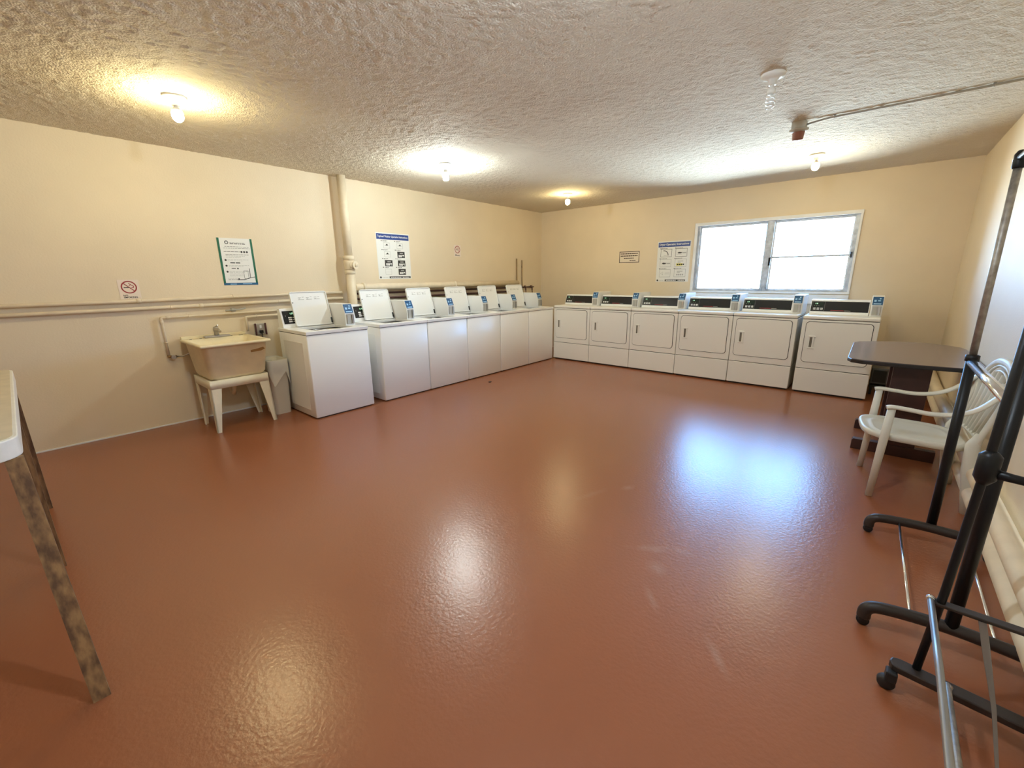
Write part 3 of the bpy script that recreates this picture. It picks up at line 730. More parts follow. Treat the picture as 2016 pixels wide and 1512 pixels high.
# vertical drain stack with cleanout tee
dp = thing('drain_pipe', 'large cream vertical drain pipe from ceiling down the left wall', 'pipe', (.115, -4.262, 0))
b = MB(); b.tube([(0, .006, H), (0, 0, 1.70)], .050, PP, n=24); b.tube([(0, 0, 1.70), (0, -.004, .30)], .057, PP, n=24); b.build('tubing', dp)
for zc in (1.690, 1.515): 
    b = MB(); b.lathe([(.055, zc-.028), (.066, zc-.024), (.066, zc+.024), (.055, zc+.028)], PP, n=24); b.build('coupling', dp)
b = MB(); b.tube([(0, 0, 1.60), (.075, .028, 1.60)], .052, PP, n=24); b.lathe([(.064, 1.545), (.066, 1.55), (.066, 1.65), (.064, 1.655)], PP, n=24)
b.tube([(.070, .026, 1.60), (.098, .036, 1.60)], .050, PP, n=24)
co = b.build('cleanout_tee', dp)
b = MB(); b.box((.098, .020, 1.588), (.118, .056, 1.612), PP, .003); b.box((.0985, .012, 1.575), (.103, .026, 1.622), M['gasket']); b.build('plug', co)
# fat horizontal drain arm to the right
pipe('waste_pipe', [(.115, -4.225, 1.322), (.09, -4.14, 1.322), (.085, -2.6, 1.322), (.085, -.86, 1.320)], .046, PP,
     'thick cream horizontal drain pipe above the washers, right of the vertical drain', couple=[((.085, -2.45, 1.322), (0, 1, 0)), ((.09, -4.08, 1.322), (0, 1, 0))], n=20)
pipe('hose_bib_pipe', [(.030, -4.19, 1.238), (.030, -3.0, 1.238), (.030, -.30, 1.238)], .013, M['maroon'], 'upper dark red water pipe behind the row of open washer lids')
pipe('hose_bib_pipe', [(.026, -4.19, 1.170), (.026, -3.0, 1.170), (.026, -.85, 1.170)], .013, M['maroon'], 'lower dark red water pipe behind the row of open washer lids')
b = MB(); b.box((0, -4.18, .98), (.11, -1.05, .995), M['trough'], .003); b.box((0, -4.18, .995), (.008, -1.05, 1.13), M['trough'], .003); b.box((.10, -4.18, .995), (.11, -1.05, 1.10), M['trough'], .003)
tag(b.build('drain_trough'), 'long grey drain trough on the wall behind the washers', 'trough')
VL = ['dark red hose valve between the fourth and fifth open lids', 'dark red hose valve between the two open lids nearest the corner',
      'dark red hose valve left of the pair beside the room corner', 'dark red hose valve closest to the room corner']
valve0 = None
for lab, y in zip(VL, (-2.22, -1.52, -.62, -.42)):
    if valve0 is None:
        valve0 = thing('hose_valve', lab, 'valve', (.03, y, 1.238), group='hose valves behind the washers')
        b = MB(); b.tube([(0, 0, 0), (.045, 0, 0), (.06, 0, -.02), (.062, 0, -.06)], .012, M['maroon'], n=10); b.build('body', valve0)
        b = MB(); b.tube([(.04, 0, 0), (.04, 0, .022)], .006, M['maroon'], n=8); b.tube([(.04, -.028, .026), (.04, 0, .020), (.04, .028, .026)], .007, M['maroon'], n=8); b.build('handle', valve0)
        b = MB(); b.tube([(.062, 0, -.06), (.063, .002, -.09), (.062, .004, -.108)], .009, M['maroon'], n=8); b.build('hose', valve0)
    else: dup(valve0, (.03, y, 1.238), 0, lab)
pipe('capped_pipe', [(.018, -.80, 1.17), (.018, -.80, 1.768)], .009, M['copper'], 'taller of two thin brass pipes standing up the wall near the corner')
pipe('capped_pipe', [(.018, -.645, 1.10), (.018, -.645, 1.742)], .008, M['copper'], 'shorter of two thin brass pipes, closer to the corner', couple=[((.018, -.645, 1.62), (0, 0, 1))])

# ------------------------------------------------------------------ signs
def no_smoking(y0, z0, w, h, label):
    s = Sheet((.0005, y0, z0), (0, 1, 0), (1, 0, 0)); s.base(w, h, M['paper_pink'])
    R_ = w*.38; cx, cy = w*.5, h*.62
    s.ring(cx, cy, R_, R_*.17, M['sign_red'], 2); s.line(cx-R_*.68, cy+R_*.68, cx+R_*.68, cy-R_*.68, R_*.12, M['sign_red'], 3)
    s.rect(cx-R_*.66, cy-R_*.14, R_*.62, R_*.12, M['ink'], 1)
    s.line(cx-.0, cy+R_*.62, cx+R_*.30, cy+R_*.40, R_*.09, M['sign_red'], 1); s.line(cx+R_*.30, cy+R_*.42, cx+R_*.02, cy+R_*.22, R_*.09, M['sign_red'], 1)
    s.line(cx+R_*.28, cy+R_*.36, cx+R_*.60, cy+R_*.16, R_*.10, M['sign_red'], 1); s.line(cx+R_*.60, cy+R_*.18, cx+R_*.52, cy-R_*.10, R_*.10, M['sign_red'], 1); s.rect(cx+R_*.28, cy-R_*.14, R_*.30, R_*.08, M['sign_red'], 1)
    s.text('NO', w*.16, h*.165, w*.22, h*.075, M['ink'], 1, bold=.03); s.text('SMOKING', w*.16, h*.06, w*.66, h*.085, M['ink'], 1, bold=.03)
    return tag(s.build('no_smoking_sign'), label, 'sign')
no_smoking(-6.498, 1.270, .150, .177, 'large no smoking sign on the left wall, just above the pipes')
no_smoking(-2.362, 1.762, .150, .180, 'distant no smoking sign high on the left wall above the washers')

def poster_green():
    w, h = .332, .485
    s = Sheet((.0005, -5.652, 1.380), (0, 1, 0), (1, 0, 0)); s.base(w, h, M['paper'])
    s.rect(0, 0, .021, h, M['green_tape'], 1); s.rect(w-.021, 0, .021, h, M['green_tape'], 1); s.rect(0, 0, w, .024, M['blue_tape'], 2)
    s.rect(.06, .008, .06, .006, M['lightblue'], 3); s.rect(.18, .010, .09, .006, M['lightblue'], 3)
    s.ring(.085, h-.045, .018, .007, M['ink'], 1, 20); s.words(.115, h-.048, .14, .003, M['ink'], 1, 1); s.words(.115, h-.060, .15, .007, M['ink'], 1, 2)
    s.words(.062, h-.088, .23, .003, M['ink'], 1, 3); s.words(.050, h-.104, .25, .003, M['ink'], 1, 4)
    s.words(.048, h-.140, .15, .005, M['ink'], 1, 5)
    for k in range(3): s.disc(.215+k*.026, h-.138, .010, M['ink'])
    for k in range(3): s.words(.060, h-.170-.014*k, .22-.04*k, .004, M['grey_ink' if k else 'ink'], 1, 6+k)
    for k, z in enumerate((h-.225, h-.283, h-.345)):
        s.disc(.052, z, .010, M['ink']); s.words(.070, z+.003, .20, .003, M['grey_ink'], 1, 10+k); s.words(.070, z-.009, .15, .003, M['grey_ink'], 1, 13+k)
    s.rect(.092, h-.258, .044, .011, M['ink']); s.rect(.142, h-.258, .044, .011, M['ink'])
    s.rect(.095, h-.314, .04, .007, M['ink']); s.rect(.148, h-.318, .014, .014, M['ink'])
    for k in range(3): s.words(.070, h-.368-.012*k, .14, .003, M['grey_ink'], 1, 20+k)
    s.words(.048, .055, .09, .004, M['ink'], 1, 30); s.words(.048, .070, .10, .003, M['grey_ink'], 1, 31)
    s.frame(.205, .065, .045, .085, .003, M['ink']); s.rect(.262, .075, .006, .10, M['ink']); s.line(.262, .075, .31, .085, .006, M['ink']); s.rect(.135, .052, .075, .008, M['ink']); s.line(.20, .056, .265, .076, .006, M['ink']); s.disc(.15, .066, .007, M['ink'])
    return tag(s.build('instruction_poster'), 'green-sided instruction poster on the left wall above the sink', 'poster')
poster_green()

def machine_pic(s, x, y, w, h):
    s.rect(x, y, w, h, M['ink'], 1)
    for k in range(3): s.rect(x+w*(.16+.17*k), y+h*.12, w*.13, h*.36, M['paper'], 2)
    s.rect(x+w*.68, y+h*.30, w*.22, h*.18, M['paper'], 2); s.rect(x+w*.32, y+h*.66, w*.45, h*.14, M['grey_ink'], 2); s.rect(x+w*.82, y+h*.12, w*.08, h*.12, M['grey_ink'], 2)
def poster_washer():
    w, h = .545, .620
    s = Sheet((.0005, -3.773, 1.425), (0, 1, 0), (1, 0, 0)); s.base(w, h, M['paper'])
    s.rect(.008, h-.088, w-.016, .074, M['navy'], 1); s.text('Topload Washer Operating Instructions', .024, h-.068, w-.050, .034, M['paper'], 2, bold=.02)
    cols = (.115, .305); 
    for c in range(2):
        for r in range(4):
            x = (.10, .315)[c]; y = h-.205-.118*r
            dark = (c == 1 and r >= 1) or (c == 0 and r == 2)
            s.disc(x-.018, y+.098, .007, M['ink']); s.words(x, y+.095, .075, .006, M['ink'], 1, 40+r+4*c); s.words(x, y+.085, .06, .003, M['grey_ink'], 1, 50+r+4*c)
            if dark: machine_pic(s, x+.012, y-.006, .125, .084)
            else:
                s.frame(x+.012, y, .10, .075, .003, M['grey_ink']); s.rect(x+.02, y+.034, .085, .002, M['grey_ink'])
                if r < 2: s.poly([(x+.04, y+.038), (x+.085, y+.038), (x+.068, y+.062)], M['ink'])
    s.disc(.028, .022, .014, M['ink']); s.words(.048, .018, .10, .005, M['grey_ink'], 1, 60)
    s.rect(.17, .008, .36, .026, M['ink'], 1); s.words(.190, .017, .18, .009, M['paper'], 2, 61); s.words(.39, .017, .12, .009, M['paper'], 2, 62)
    return tag(s.build('instruction_poster'), 'white washer poster headed Topload Washer Operating Instructions, beside the drain pipe', 'poster')
poster_washer()
def poster_dryer():
    w, h = .535, .640
    s = Sheet((2.413, -.0005, 1.328), (1, 0, 0), (0, -1, 0)); s.base(w, h, M['paper'])
    s.rect(.010, h-.088, w-.020, .074, M['navy'], 1); s.text('Dryer Operating Instructions', .030, h-.072, w-.062, .040, M['paper'], 2, bold=.02)
    for c in range(2):
        for r in range(3):
            x = (.055, .300)[c]; y = h-.245-.160*r
            s.frame(x, y, .185, .125, .005, M['grey_ink' if r else 'ink'], 1); s.words(x+.012, y+.132, .10, .006, M['ink'], 1, 70+r+3*c); s.disc(x-.002, y+.134, .008, M['ink'])
            if (c, r) == (0, 0):
                for a in range(8):
                    t0, t1 = math.radians(100-a*12), math.radians(100-(a+1)*12)
                    s.line(x+.055+.07*math.cos(t0), y+.025+.075*math.sin(t0), x+.055+.07*math.cos(t1), y+.025+.075*math.sin(t1), .012, M['ink'])
                s.rect(x+.05, y+.020, .09, .004, M['grey_ink'])
            elif (c, r) in ((1, 0), (0, 1)):
                s.poly([(x+.03, y+.06), (x+.05, y+.048), (x+.09, y+.05), (x+.11, y+.066), (x+.05, y+.072)], M['ink']); s.rect(x+.11, y+.05, .06, .016, M['grey_ink']); s.rect(x+.02, y+.035, .08, .003, M['grey_ink'])
            elif c == 1:
                s.rect(x+.045, y+.085, .09, .010, M['grey_ink']); s.rect(x+.045, y+.065, .05, .008, M['grey_ink'])
                if r == 1: s.rect(x+.025, y+.018, .10, .036, M['yellow_ink'], 1)
                for k in range(4): s.rect(x+.038+.03*k, y+.026, .022, .022, M['ink' if r == 1 else 'grey_ink'], 2)
            else:
                s.line(x+.02, y+.06, x+.06, y+.085, .003, M['grey_ink']); s.line(x+.02, y+.06, x+.06, y+.035, .003, M['grey_ink']); s.rect(x+.058, y+.036, .004, .05, M['grey_ink']); s.rect(x+.09, y+.065, .08, .004, M['grey_ink']); s.rect(x+.09, y+.045, .08, .004, M['grey_ink'])
    s.disc(.030, .022, .014, M['ink']); s.words(.050, .018, .09, .005, M['grey_ink'], 1, 80)
    s.rect(.155, .008, .33, .028, M['ink'], 1); s.words(.175, .016, .17, .011, M['paper'], 2, 81); s.words(.37, .016, .10, .011, M['paper'], 2, 82)
    return tag(s.build('instruction_poster'), 'white dryer poster headed Dryer Operating Instructions, left of the window', 'poster')
poster_dryer()
s = Sheet((1.722, -.0005, 1.650), (1, 0, 0), (0, -1, 0)); s.base(.376, .194, M['paper_cream']); s.frame(.002, .002, .372, .190, .011, M['brown_ink'], 1)
s.words(.028, .145, .315, .017, M['brown_ink'], 1, 91); s.words(.028, .108, .315, .017, M['brown_ink'], 1, 92); s.words(.09, .070, .19, .015, M['brown_ink'], 1, 93); s.words(.20, .030, .11, .014, M['brown_ink'], 1, 94)
tag(s.build('paper_notice'), 'small cream notice with brown border and four lines of print, on the back wall', 'notice')

# ------------------------------------------------------------------ ceiling lampholders
def lamp(x, y, label, kind):
    t = thing('ceiling_lamp', label, 'lamp', (x, y, H), group='bare-bulb ceiling lampholders')
    b = MB(); b.lathe([(.001, -.0005), (.070, -.0005), (.072, -.008), (.066, -.020), (.040, -.030), (.026, -.036), (.024, -.062), (.020, -.064), (.001, -.064)], M['porcelain'], n=32, cap=False); b.build('lampholder', t)
    if kind == 'cfl':
        b = MB(); b.lathe([(.013, -.062), (.014, -.080), (.024, -.084), (.025, -.110), (.018, -.116), (.001, -.116)], M['porcelain'], n=20, cap=False); hs = b.build('bulb_base', t)
        pts = []
        for k in range(91):
            a = k/90*2*PI*3.5; rr_ = .020+.006*math.sin(PI*k/90); pts.append((rr_*math.cos(a), rr_*math.sin(a), -.118-.072*k/90))
        b = MB(); b.tube(pts, .006, M['cfl'], n=8); b.build('bulb', t)
    elif kind in ('white', 'bright'):
        b = MB(); b.lathe([(.013, -.062), (.014, -.074), (.022, -.082), (.030, -.098)], M['porcelain'], n=20, cap=False); b.build('bulb_base', t)
        b = MB(); b.lathe([(.030, -.098), (.034, -.112), (.034, -.150), (.026, -.170), (.001, -.176)], M['bulb_'+kind], n=14, cap=False); b.build('bulb', t)
    else:
        b = MB(); b.lathe([(.013, -.062), (.014, -.070), (.020, -.078), (.030, -.092)], M['porcelain'], n=20, cap=False); b.build('bulb_base', t)
        b = MB(); b.lathe([(.030, -.092), (.035, -.110), (.035, -.128), (.028, -.148), (.014, -.160), (.001, -.163)], M['bulb_'+kind], n=14, cap=False); b.build('bulb', t)
    return t
lamp(1.455, -6.165, 'lit warm yellow bulb in the nearest ceiling lampholder, above the sink side', 'warm')
lamp(1.455, -3.745, 'lit white bulb in the middle lampholder of the left row', 'white')
lamp(1.48, -1.325, 'lit warm bulb farthest away, near the room corner above the washers', 'dim')
lamp(4.605, -6.165, 'added unseen lampholder with a lit white fill bulb, just above the view', 'bright')  # extra lamp on the next grid spot, added to brighten the washer fronts
lamp(4.605, -1.330, 'lit warm bulb in the lampholder in front of the window', 'dim')
lamp(4.605, -3.758, 'unlit spiral bulb in a white lampholder on the right part of the ceiling', 'cfl')

# heat detector / horn and its conduit
hd = thing('alarm_horn', 'grey ceiling box with a faded red alarm device hanging below', 'alarm', (4.605, -2.60, H))
b = MB(); b.box((-.05, -.05, -.055), (.05, .05, -.0005), M['grey_box'], .005); b.build('junction_box', hd)
b = MB(); b.lathe([(.001, -.055), (.070, -.055), (.070, -.064), (.046, -.078), (.001, -.080)], M['grey_box'], n=28, cap=False); b.build('cover_plate', hd)
b = MB(); b.lathe([(.050, -.070), (.044, -.088), (.040, -.125), (.037, -.136), (.001, -.138)], M['red_dev'], n=6, cap=False); o = b.build('sounder', hd); o['label'] = 'faded red sounder'
pipe('conduit', [(4.656, -2.60, H-.028), (4.70, -2.603, H-.022), (4.80, -2.605, H-.013), (5.4, -2.603, H-.013), (W-.002, -2.600, H-.013)], .0075, M['conduit'],
     'thin painted conduit running along the ceiling from alarm box to right wall', 'conduit', clips=[((4.84, -2.605, H-.013), 'c'), ((5.70, -2.602, H-.013), 'c')])

# ------------------------------------------------------------------ pipes low on the right wall
pipe('wall_pipe', [(5.930, -.05, .305), (5.930, -1.0, .262), (5.930, -8.5, .262)], .046, PP, 'upper thick cream pipe low along the right wall', n=20)
pipe('wall_pipe', [(5.935, -.05, .165), (5.935, -1.0, .135), (5.935, -8.5, .135)], .048, PP, 'lower thick cream pipe low along the right wall', n=20)

# ------------------------------------------------------------------ brown table
tb = thing('table', 'brown laminate table with clipped corners and dark pedestal, beside right wall', 'table', (5.59, -2.10, 0))
def tq(x, y): return (x-5.59, y+2.10)
out = [(5.21, -2.88), (5.235, -2.95), (5.31, -2.985), (5.6, -2.985), (5.86, -2.955), (5.945, -2.91), (5.978, -2.81), (5.978, -1.90), (5.955, -1.78), (5.88, -1.68), (5.73, -1.59), (5.55, -1.63), (5.35, -1.735), (5.245, -1.82), (5.208, -1.92)]
b = MB(); b.prism([(*tq(*p), .750) for p in out], (0, 0, .030), M['table_edge'], bev=.006)
cxx = sum(p[0] for p in out)/len(out); cyy = sum(p[1] for p in out)/len(out)
b.prism([(*tq(cxx+(p[0]-cxx)*.988, cyy+(p[1]-cyy)*.994), .7795) for p in out], (0, 0, .003), M['table_top'])
b.build('tabletop', tb)
for y in (-2.76, -2.14):
    b = MB(); b.prism([(5.335-5.59, y-.03+2.1, 0), (5.335-5.59, y-.03+2.1, .075), (5.345-5.59, y-.03+2.1, .088), (5.84-5.59, y-.03+2.1, .088), (5.84-5.59, y-.03+2.1, 0)], (0, .06, 0), M['dark_wood'], bev=.003); b.build('foot', tb)
    b = MB(); b.box((5.50-5.59, y-.02+2.1, .085), (5.72-5.59, y+.02+2.1, .73), M['dark_wood'], .004); b.build('pedestal_panel', tb)
    b = MB(); b.box((5.44-5.59, y-.03+2.1, .725), (5.80-5.59, y+.03+2.1, .751), M['dark_wood'], .003); b.build('top_rail', tb)
b = MB(); b.box((5.595-5.59, -2.74+2.1, .30), (5.625-5.59, -2.16+2.1, .42), M['dark_wood'], .003); b.build('stretcher', tb)

# microwave on a low black stand behind the table
b = MB(); b.box((5.40, -.58, .085), (5.70, -.20, .115), M['rubber'], .004)
for x in (5.41, 5.66):
    for y in (-.58, -.24): b.box((x, y, 0), (x+.025, y+.025, .09), M['rubber'])
tag(b.build('low_stand'), 'low black stand under the microwave between last dryer and wall', 'stand')
mw = thing('microwave', 'small dark grey microwave standing low between the last dryer and right wall', 'microwave', (5.51, -.40, .115))
b = MB(); b.box((-.108, -.14, .008), (.108, .14, .205), M['mw_body'], .005); b.box((-.09, -.12, 0), (-.075, .12, .01), M['rubber']); b.box((.075, -.12, 0), (.09, .12, .01), M['rubber']); b.build('body', mw)
b = MB(); b.box((-.106, -.152, .012), (.048, -.139, .201), M['mw_body'], .004); b.box((-.090, -.1535, .035), (.034, -.1515, .180), M['mw_glass'], .0008); dr = b.build('door', mw)
b = MB(); b.box((.051, -.150, .012), (.106, -.139, .201), M['mw_body'], .003)
for i in range(3):
    for j in range(5): b.box((.056+i*.016, -.152, .035+j*.025), (.068+i*.016, -.1495, .050+j*.025), M['grey_print'], .0008)
b.box((.056, -.152, .165), (.100, -.1495, .188), M['green_glass'], .0008)
b.build('keypad', mw)

# ------------------------------------------------------------------ white resin armchair
ch = thing('armchair', 'white plastic slat-back armchair beside the brown table, facing left', 'chair', (5.668, -3.418, 0), math.atan2(-.115, -.993))
CM = M['chair']
def arc(pts, k=6):
    """Catmull-Rom through points"""
    P = [Vector(p) for p in pts]; out = []
    for i in range(len(P)-1):
        p0 = P[max(i-1, 0)]; p1 = P[i]; p2 = P[i+1]; p3 = P[min(i+2, len(P)-1)]
        for t in range(k):
            u = t/k
            out.append(.5*((2*p1)+(-p0+p2)*u+(2*p0-5*p1+4*p2-p3)*u*u+(-p0+3*p1-3*p2+p3)*u**3))
    out.append(P[-1]); return out
# seat: dished slab with a rounded front and a raised groove
b = MB(); loopsT = []; nseg = 40
def seat_pt(a, k):
    c, s_ = math.cos(a), math.sin(a)
    x = .045+.265*k*abs(c)**.55*(1 if c > 0 else -1)*(1 if c > 0 else .93); y = .238*k*abs(s_)**.6*(1 if s_ > 0 else -1)
    return x, y
def seat_z(x, y, k): return .418+.012*(x/.3)-.016*(1-k*k)
L_ = []
for (k, dz) in ((.93, -.040), (1.0, -.036), (1.015, -.012), (1.0, 0), (.95, .002), (.90, -.004), (.80, -.004), (.77, .003), (.72, -.004), (.5, -.006), (.2, -.008)):
    L_.append([(*seat_pt(2*PI*j/nseg, k), seat_z(seat_pt(2*PI*j/nseg, k)[0], 0, min(k, 1))+dz) for j in range(nseg)])
ring_strip(b, L_, CM)
b.build('seat', ch)
for sy in (-1, 1):
    # arm: one sweep from the front post over the arm into the back
    b = MB(); b.tube(arc([(.232, sy*.268, .612), (.20, sy*.268, .618), (.12, sy*.270, .612), (.02, sy*.275, .604), (-.08, sy*.276, .618), (-.16, sy*.270, .660), (-.23, sy*.252, .735), (-.278, sy*.232, .800)], 6), .024, CM, n=12, flat=(1.1, .52)); b.build('armrest', ch)
    b = MB(); b.tube([(.205, sy*.266, .612), (.212, sy*.266, .42), (.228, sy*.268, .0)], [.021, .023, .019], CM, n=12, flat=(1.0, .85)); b.build('leg', ch)
    b = MB(); b.tube([(-.215, sy*.212, .50), (-.195, sy*.216, .43), (-.205, sy*.228, .28), (-.240, sy*.242, .0)], [.018, .030, .034, .029], CM, n=12, flat=(1.15, .75)); b.build('leg', ch)
def backx(z): return -.20-.095*min(1, (z-.40)/.47)
bp = [(.205, .40), (.225, .55), (.238, .68), (.225, .78), (.175, .855), (.09, .897), (0, .908)]
full = [(backx(z), -y, z) for y, z in bp]+[(backx(z), y, z) for y, z in bp[::-1][1:]]
b = MB(); b.tube(arc(full, 5), .019, CM, n=10, flat=(.8, 1.2)); inner = [(p[0]+.004, p[1]*.86, .40+(p[2]-.40)*.945) for p in full[3:-3]]
b.tube(arc(inner, 5), .008, CM, n=8); inner2 = [(p[0]+.004, p[1]*.73, .40+(p[2]-.40)*.885) for p in full[3:-3]]; b.tube(arc(inner2, 5), .007, CM, n=8); b.build('back_frame', ch)
b = MB(); b.tube(arc([(backx(.47), -.215, .47), (backx(.47)-.012, 0, .465), (backx(.47), .215, .47)], 6), .016, CM, n=8); b.build('back_rail', ch)
for k in range(7):
    y0_ = (k-3)*.048; y1_ = (k-3)*.066; zt = .860-.010-abs(k-3)**2*.0125
    b = MB(); b.tube([(backx(.47)-.006, y0_, .47), (backx(.66)-.006, (y0_+y1_)/2*1.02, .66), (backx(zt), y1_, zt)], .013, CM, n=8, flat=(1.25, .35)); b.build('back_slat', ch)

# ------------------------------------------------------------------ garment racks at right
BK, BR, CH = M['blk_metal'], M['brown_metal'], M['chrome']
r1 = thing('garment_rack', 'tall rolling garment rack with chrome mid rail, nearer the white chair', 'clothes rack', (5.73, -4.60, 0))
def rq(x, y, z): return (x-5.73, y+4.60, z)
YF, YN = -4.20, -5.06
for y in (YF, YN):
    b = MB(); b.tube(arc([rq(5.478, y-.035, .038), rq(5.482, y-.035, .075), rq(5.515, y-.032, .098), rq(5.62, y-.01, .102), rq(5.73, y, .104), rq(5.86, y, .102), rq(5.925, y-.002, .095), rq(5.948, y-.003, .07), rq(5.95, y-.003, .04)], 5), .0235, BR, n=14)
    ft = b.build('base_tube', r1)
    for x in (5.478, 5.95):
        b = MB(); b.lathe([(.001, -.012), (.020, -.012), (.022, -.006), (.022, .006), (.020, .012), (.001, .012)], M['rubber'], org=rq(x, y-.035 if x < 5.6 else y-.003, .022), axis='y', n=18, cap=False)
        b.box(rq(x-.016, (y-.035 if x < 5.6 else y-.003)-.017, .02), rq(x+.016, (y-.035 if x < 5.6 else y-.003)+.017, .046), M['rubber'], .004); b.build('caster', ft)
b = MB(); b.tube([rq(5.598, YF-.01, .103), rq(5.612, YN, .103)], .0052, CH, n=10); b.build('tie_rod', r1)
b = MB(); b.tube([rq(5.852, YF-.01, .103), rq(5.846, YN, .103)], .0052, CH, n=10); b.build('tie_rod', r1)
for y, zt in ((YF+.03, 1.02), (YN, 1.16)):
    b = MB(); b.tube([rq(5.727, y, .10), rq(5.717+(.010 if y == YN else 0), y, zt)], .0205, BK, n=16); b.build('lower_pole', r1)
    b = MB(); b.tube([rq(5.717+(.010 if y == YN else 0), y, zt-.02), rq(5.703, y, 1.89)], .0145, M['tarnish'], n=16); o = b.build('upper_pole', r1); o['label'] = 'telescoping dull metal upper pole'
    b = MB(); b.lathe([(.020, zt-.012), (.026, zt-.010), (.026, zt+.018), (.018, zt+.022)], BK, org=rq(5.717+(.010 if y == YN else 0), y, 0), n=18); b.build('collar', r1)
    b = MB(); b.lathe([(.018, 1.872), (.021, 1.878), (.021, 1.93), (.012, 1.945), (.001, 1.948)], BK, org=rq(5.703, y, 0), n=18); b.build('end_cap', r1)
b = MB(); b.tube([rq(5.717, YF+.03, 1.005), rq(5.713, YN, 1.005)], .0185, CH, n=18); o = b.build('mid_rail', r1); o['label'] = 'chrome horizontal mid rail'
b = MB(); b.tube([rq(5.703, YF+.04, 1.915), rq(5.703, YN-.01, 1.915)], .0135, CH, n=16); o = b.build('top_rail', r1); o['label'] = 'chrome hanging rail'
b = MB(); b.lathe([(.016, -.012), (.020, -.010), (.020, .010), (.016, .012)], CH, org=rq(5.703, YF+.052, 1.915), axis='y', n=18); b.build('rail_cap', r1)

r2 = thing('garment_rack', 'black wheeled rack with grey lower tubes, nearest the camera at right', 'clothes rack', (5.65, -5.75, 0))
def sq(x, y, z): return (x-5.65, y+5.75, z)
YA = -5.375
b = MB(); b.prism([sq(*p) for p in ((5.555, YA-.028, .078), (5.575, YA-.034, .078), (5.845, YA-.058, .078), (5.93, YA-.062, .078), (5.93, YA-.012, .078), (5.845, YA-.006, .078), (5.575, YA+.020, .078), (5.555, YA+.014, .078), (5.548, YA-.007, .078))], (0, 0, .024), BR, bev=.004)
ft = b.build('base_bar', r2)
for x in (5.562, 5.915):
    b = MB(); b.lathe([(.001, -.014), (.022, -.014), (.0255, -.008), (.0255, .008), (.022, .014), (.001, .014)], M['rubber'], org=sq(x-.012, YA-.03, .026), axis='y', n=20, cap=False)
    b.box(sq(x-.02, YA-.05, .04), sq(x+.012, YA-.012, .080), M['rubber'], .005); b.build('caster', ft)
b = MB(); b.tube([sq(5.618, YA+.005, .095), sq(5.633, YA+.005, .42), sq(5.645, YA+.005, .90), sq(5.652, YA+.005, 1.62)], .0115, BK, n=14); b.build('pole', r2)
b = MB(); b.tube([sq(5.644, YA+.005, .815), sq(5.646, YA+.005, .835), sq(5.647, YA+.005, .905), sq(5.648, YA+.005, .92)], [.013, .026, .026, .013], BK, n=14)
b.tube([sq(5.655, YA+.005, .853), sq(5.70, YA, .850), sq(5.84, YA-.01, .842)], [.016, .013, .012], BK, n=12); b.build('pole_joint', r2)
b = MB(); b.box(sq(5.612, YA-.012, .371), sq(5.93, YA+.022, .382), BR, .003); b.build('cross_bar', r2)
b = MB(); b.tube([sq(5.607, YA+.012, .38), sq(5.607, -5.70, .368), sq(5.607, -6.02, .342), sq(5.607, -6.20, .33)], .0092, M['galv'], n=14); b.lathe([(.009, -.003), (.0115, -.002), (.0115, .010), (.009, .012)], M['chrome'], org=sq(5.607, YA+.005, .38), axis='y', n=16); o = b.build('shelf_tube', r2); o['label'] = 'silver tube running toward the camera'
b = MB(); b.tube([sq(5.690, YA-.02, .108), sq(5.688, -5.71, .104), sq(5.687, -6.20, .104)], .0100, M['tarnish'], n=14); b.lathe([(.010, .100), (.014, .103), (.014, .112), (.008, .116)], M['steel'], org=sq(5.690, YA-.03, 0), n=14); o = b.build('base_tube', r2); o['label'] = 'grey base tube running toward the camera'
b = MB(); b.prism([sq(*p) for p in ((5.716, -5.372, .371), (5.734, -5.372, .371), (5.734, -5.47, .345), (5.731, -5.66, .292), (5.729, -5.84, .205), (5.723, -5.84, .205), (5.722, -5.66, .292), (5.716, -5.47, .345))], (0, 0, .003), M['strap']); o = b.build('strap', r2); o['label'] = 'dusty hanging strap'

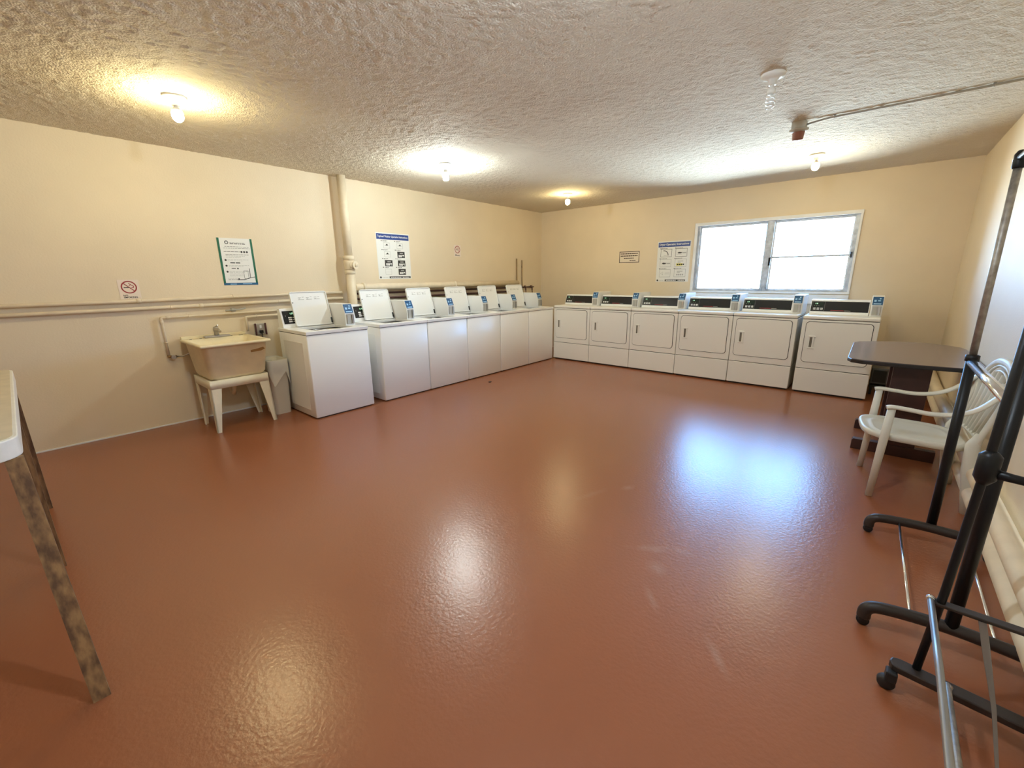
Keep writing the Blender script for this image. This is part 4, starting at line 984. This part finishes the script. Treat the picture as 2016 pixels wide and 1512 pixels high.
# ------------------------------------------------------------------ folding table at left of the camera
ft = thing('work_table', 'long beige-topped table on rough lumber legs at the left edge', 'table', (2.2, -7.6, 0))
def wq(x, y, z): return (x-2.2, y+7.6, z)
TY = -7.238; TZ = .905
def tt(inset, z):
    x0_, x1_, y0_, y1_, r_ = 1.22+inset, 3.135-inset, -7.98+inset, TY-inset, max(.095-inset, .01)
    return [wq(p[0], p[1], z) for p in rounded_rect((x0_+x1_)/2, (y0_+y1_)/2, x1_-x0_, y1_-y0_, r_, 8)]
b = MB(); b.prism(tt(0, TZ-.070), (0, 0, .070), M['counter_edge'], bev=.004); b.prism(tt(.012, TZ-.001), (0, 0, .003), M['counter']); b.build('tabletop', ft)
b = MB(); b.box(wq(1.35, TY-.13, TZ-.14), wq(2.98, TY-.09, TZ-.07), M['lumber']); b.box(wq(1.35, -7.90, TZ-.14), wq(2.98, -7.86, TZ-.07), M['lumber']); b.build('apron', ft)
def plank(p0, p1, wx, wy):
    p0 = Vector(p0); p1 = Vector(p1); b = MB()
    ring_strip(b, [[wq(p.x+sx*wx/2, p.y+sy*wy/2, p.z) for sx, sy in ((-1, -1), (1, -1), (1, 1), (-1, 1))] for p in (p0, p1)], M['lumber'], smooth=False)
    f = b.bm.faces.new([b.bm.verts.new(Vector(wq(p0.x+sx*wx/2, p0.y+sy*wy/2, p0.z))) for sx, sy in ((-1, -1), (1, -1), (1, 1), (-1, 1))])
    return b.build('leg', ft)
plank((3.43, -7.225, 0), (3.09, -7.262, TZ-.07), .032, .046)
plank((2.30, -7.258, 0), (2.30, -7.262, TZ-.07), .032, .036)
plank((3.44, -7.92, 0), (3.09, -7.90, TZ-.07), .038, .089)
plank((1.40, -7.90, 0), (1.45, -7.90, TZ-.07), .038, .089)
plank((1.40, -7.29, 0), (1.45, -7.29, TZ-.07), .038, .089)

# small scrap on the floor in front of the washers
b = MB(); b.prism([(1.325, -3.012, .0005), (1.345, -3.018, .0005), (1.362, -2.998, .0005), (1.352, -2.978, .0005), (1.336, -2.982, .0005)], (0, 0, .006), M['rubber'], bev=.001)
tag(b.build('floor_scrap'), 'small dark scrap lying on the red floor in front of the washers', 'debris')
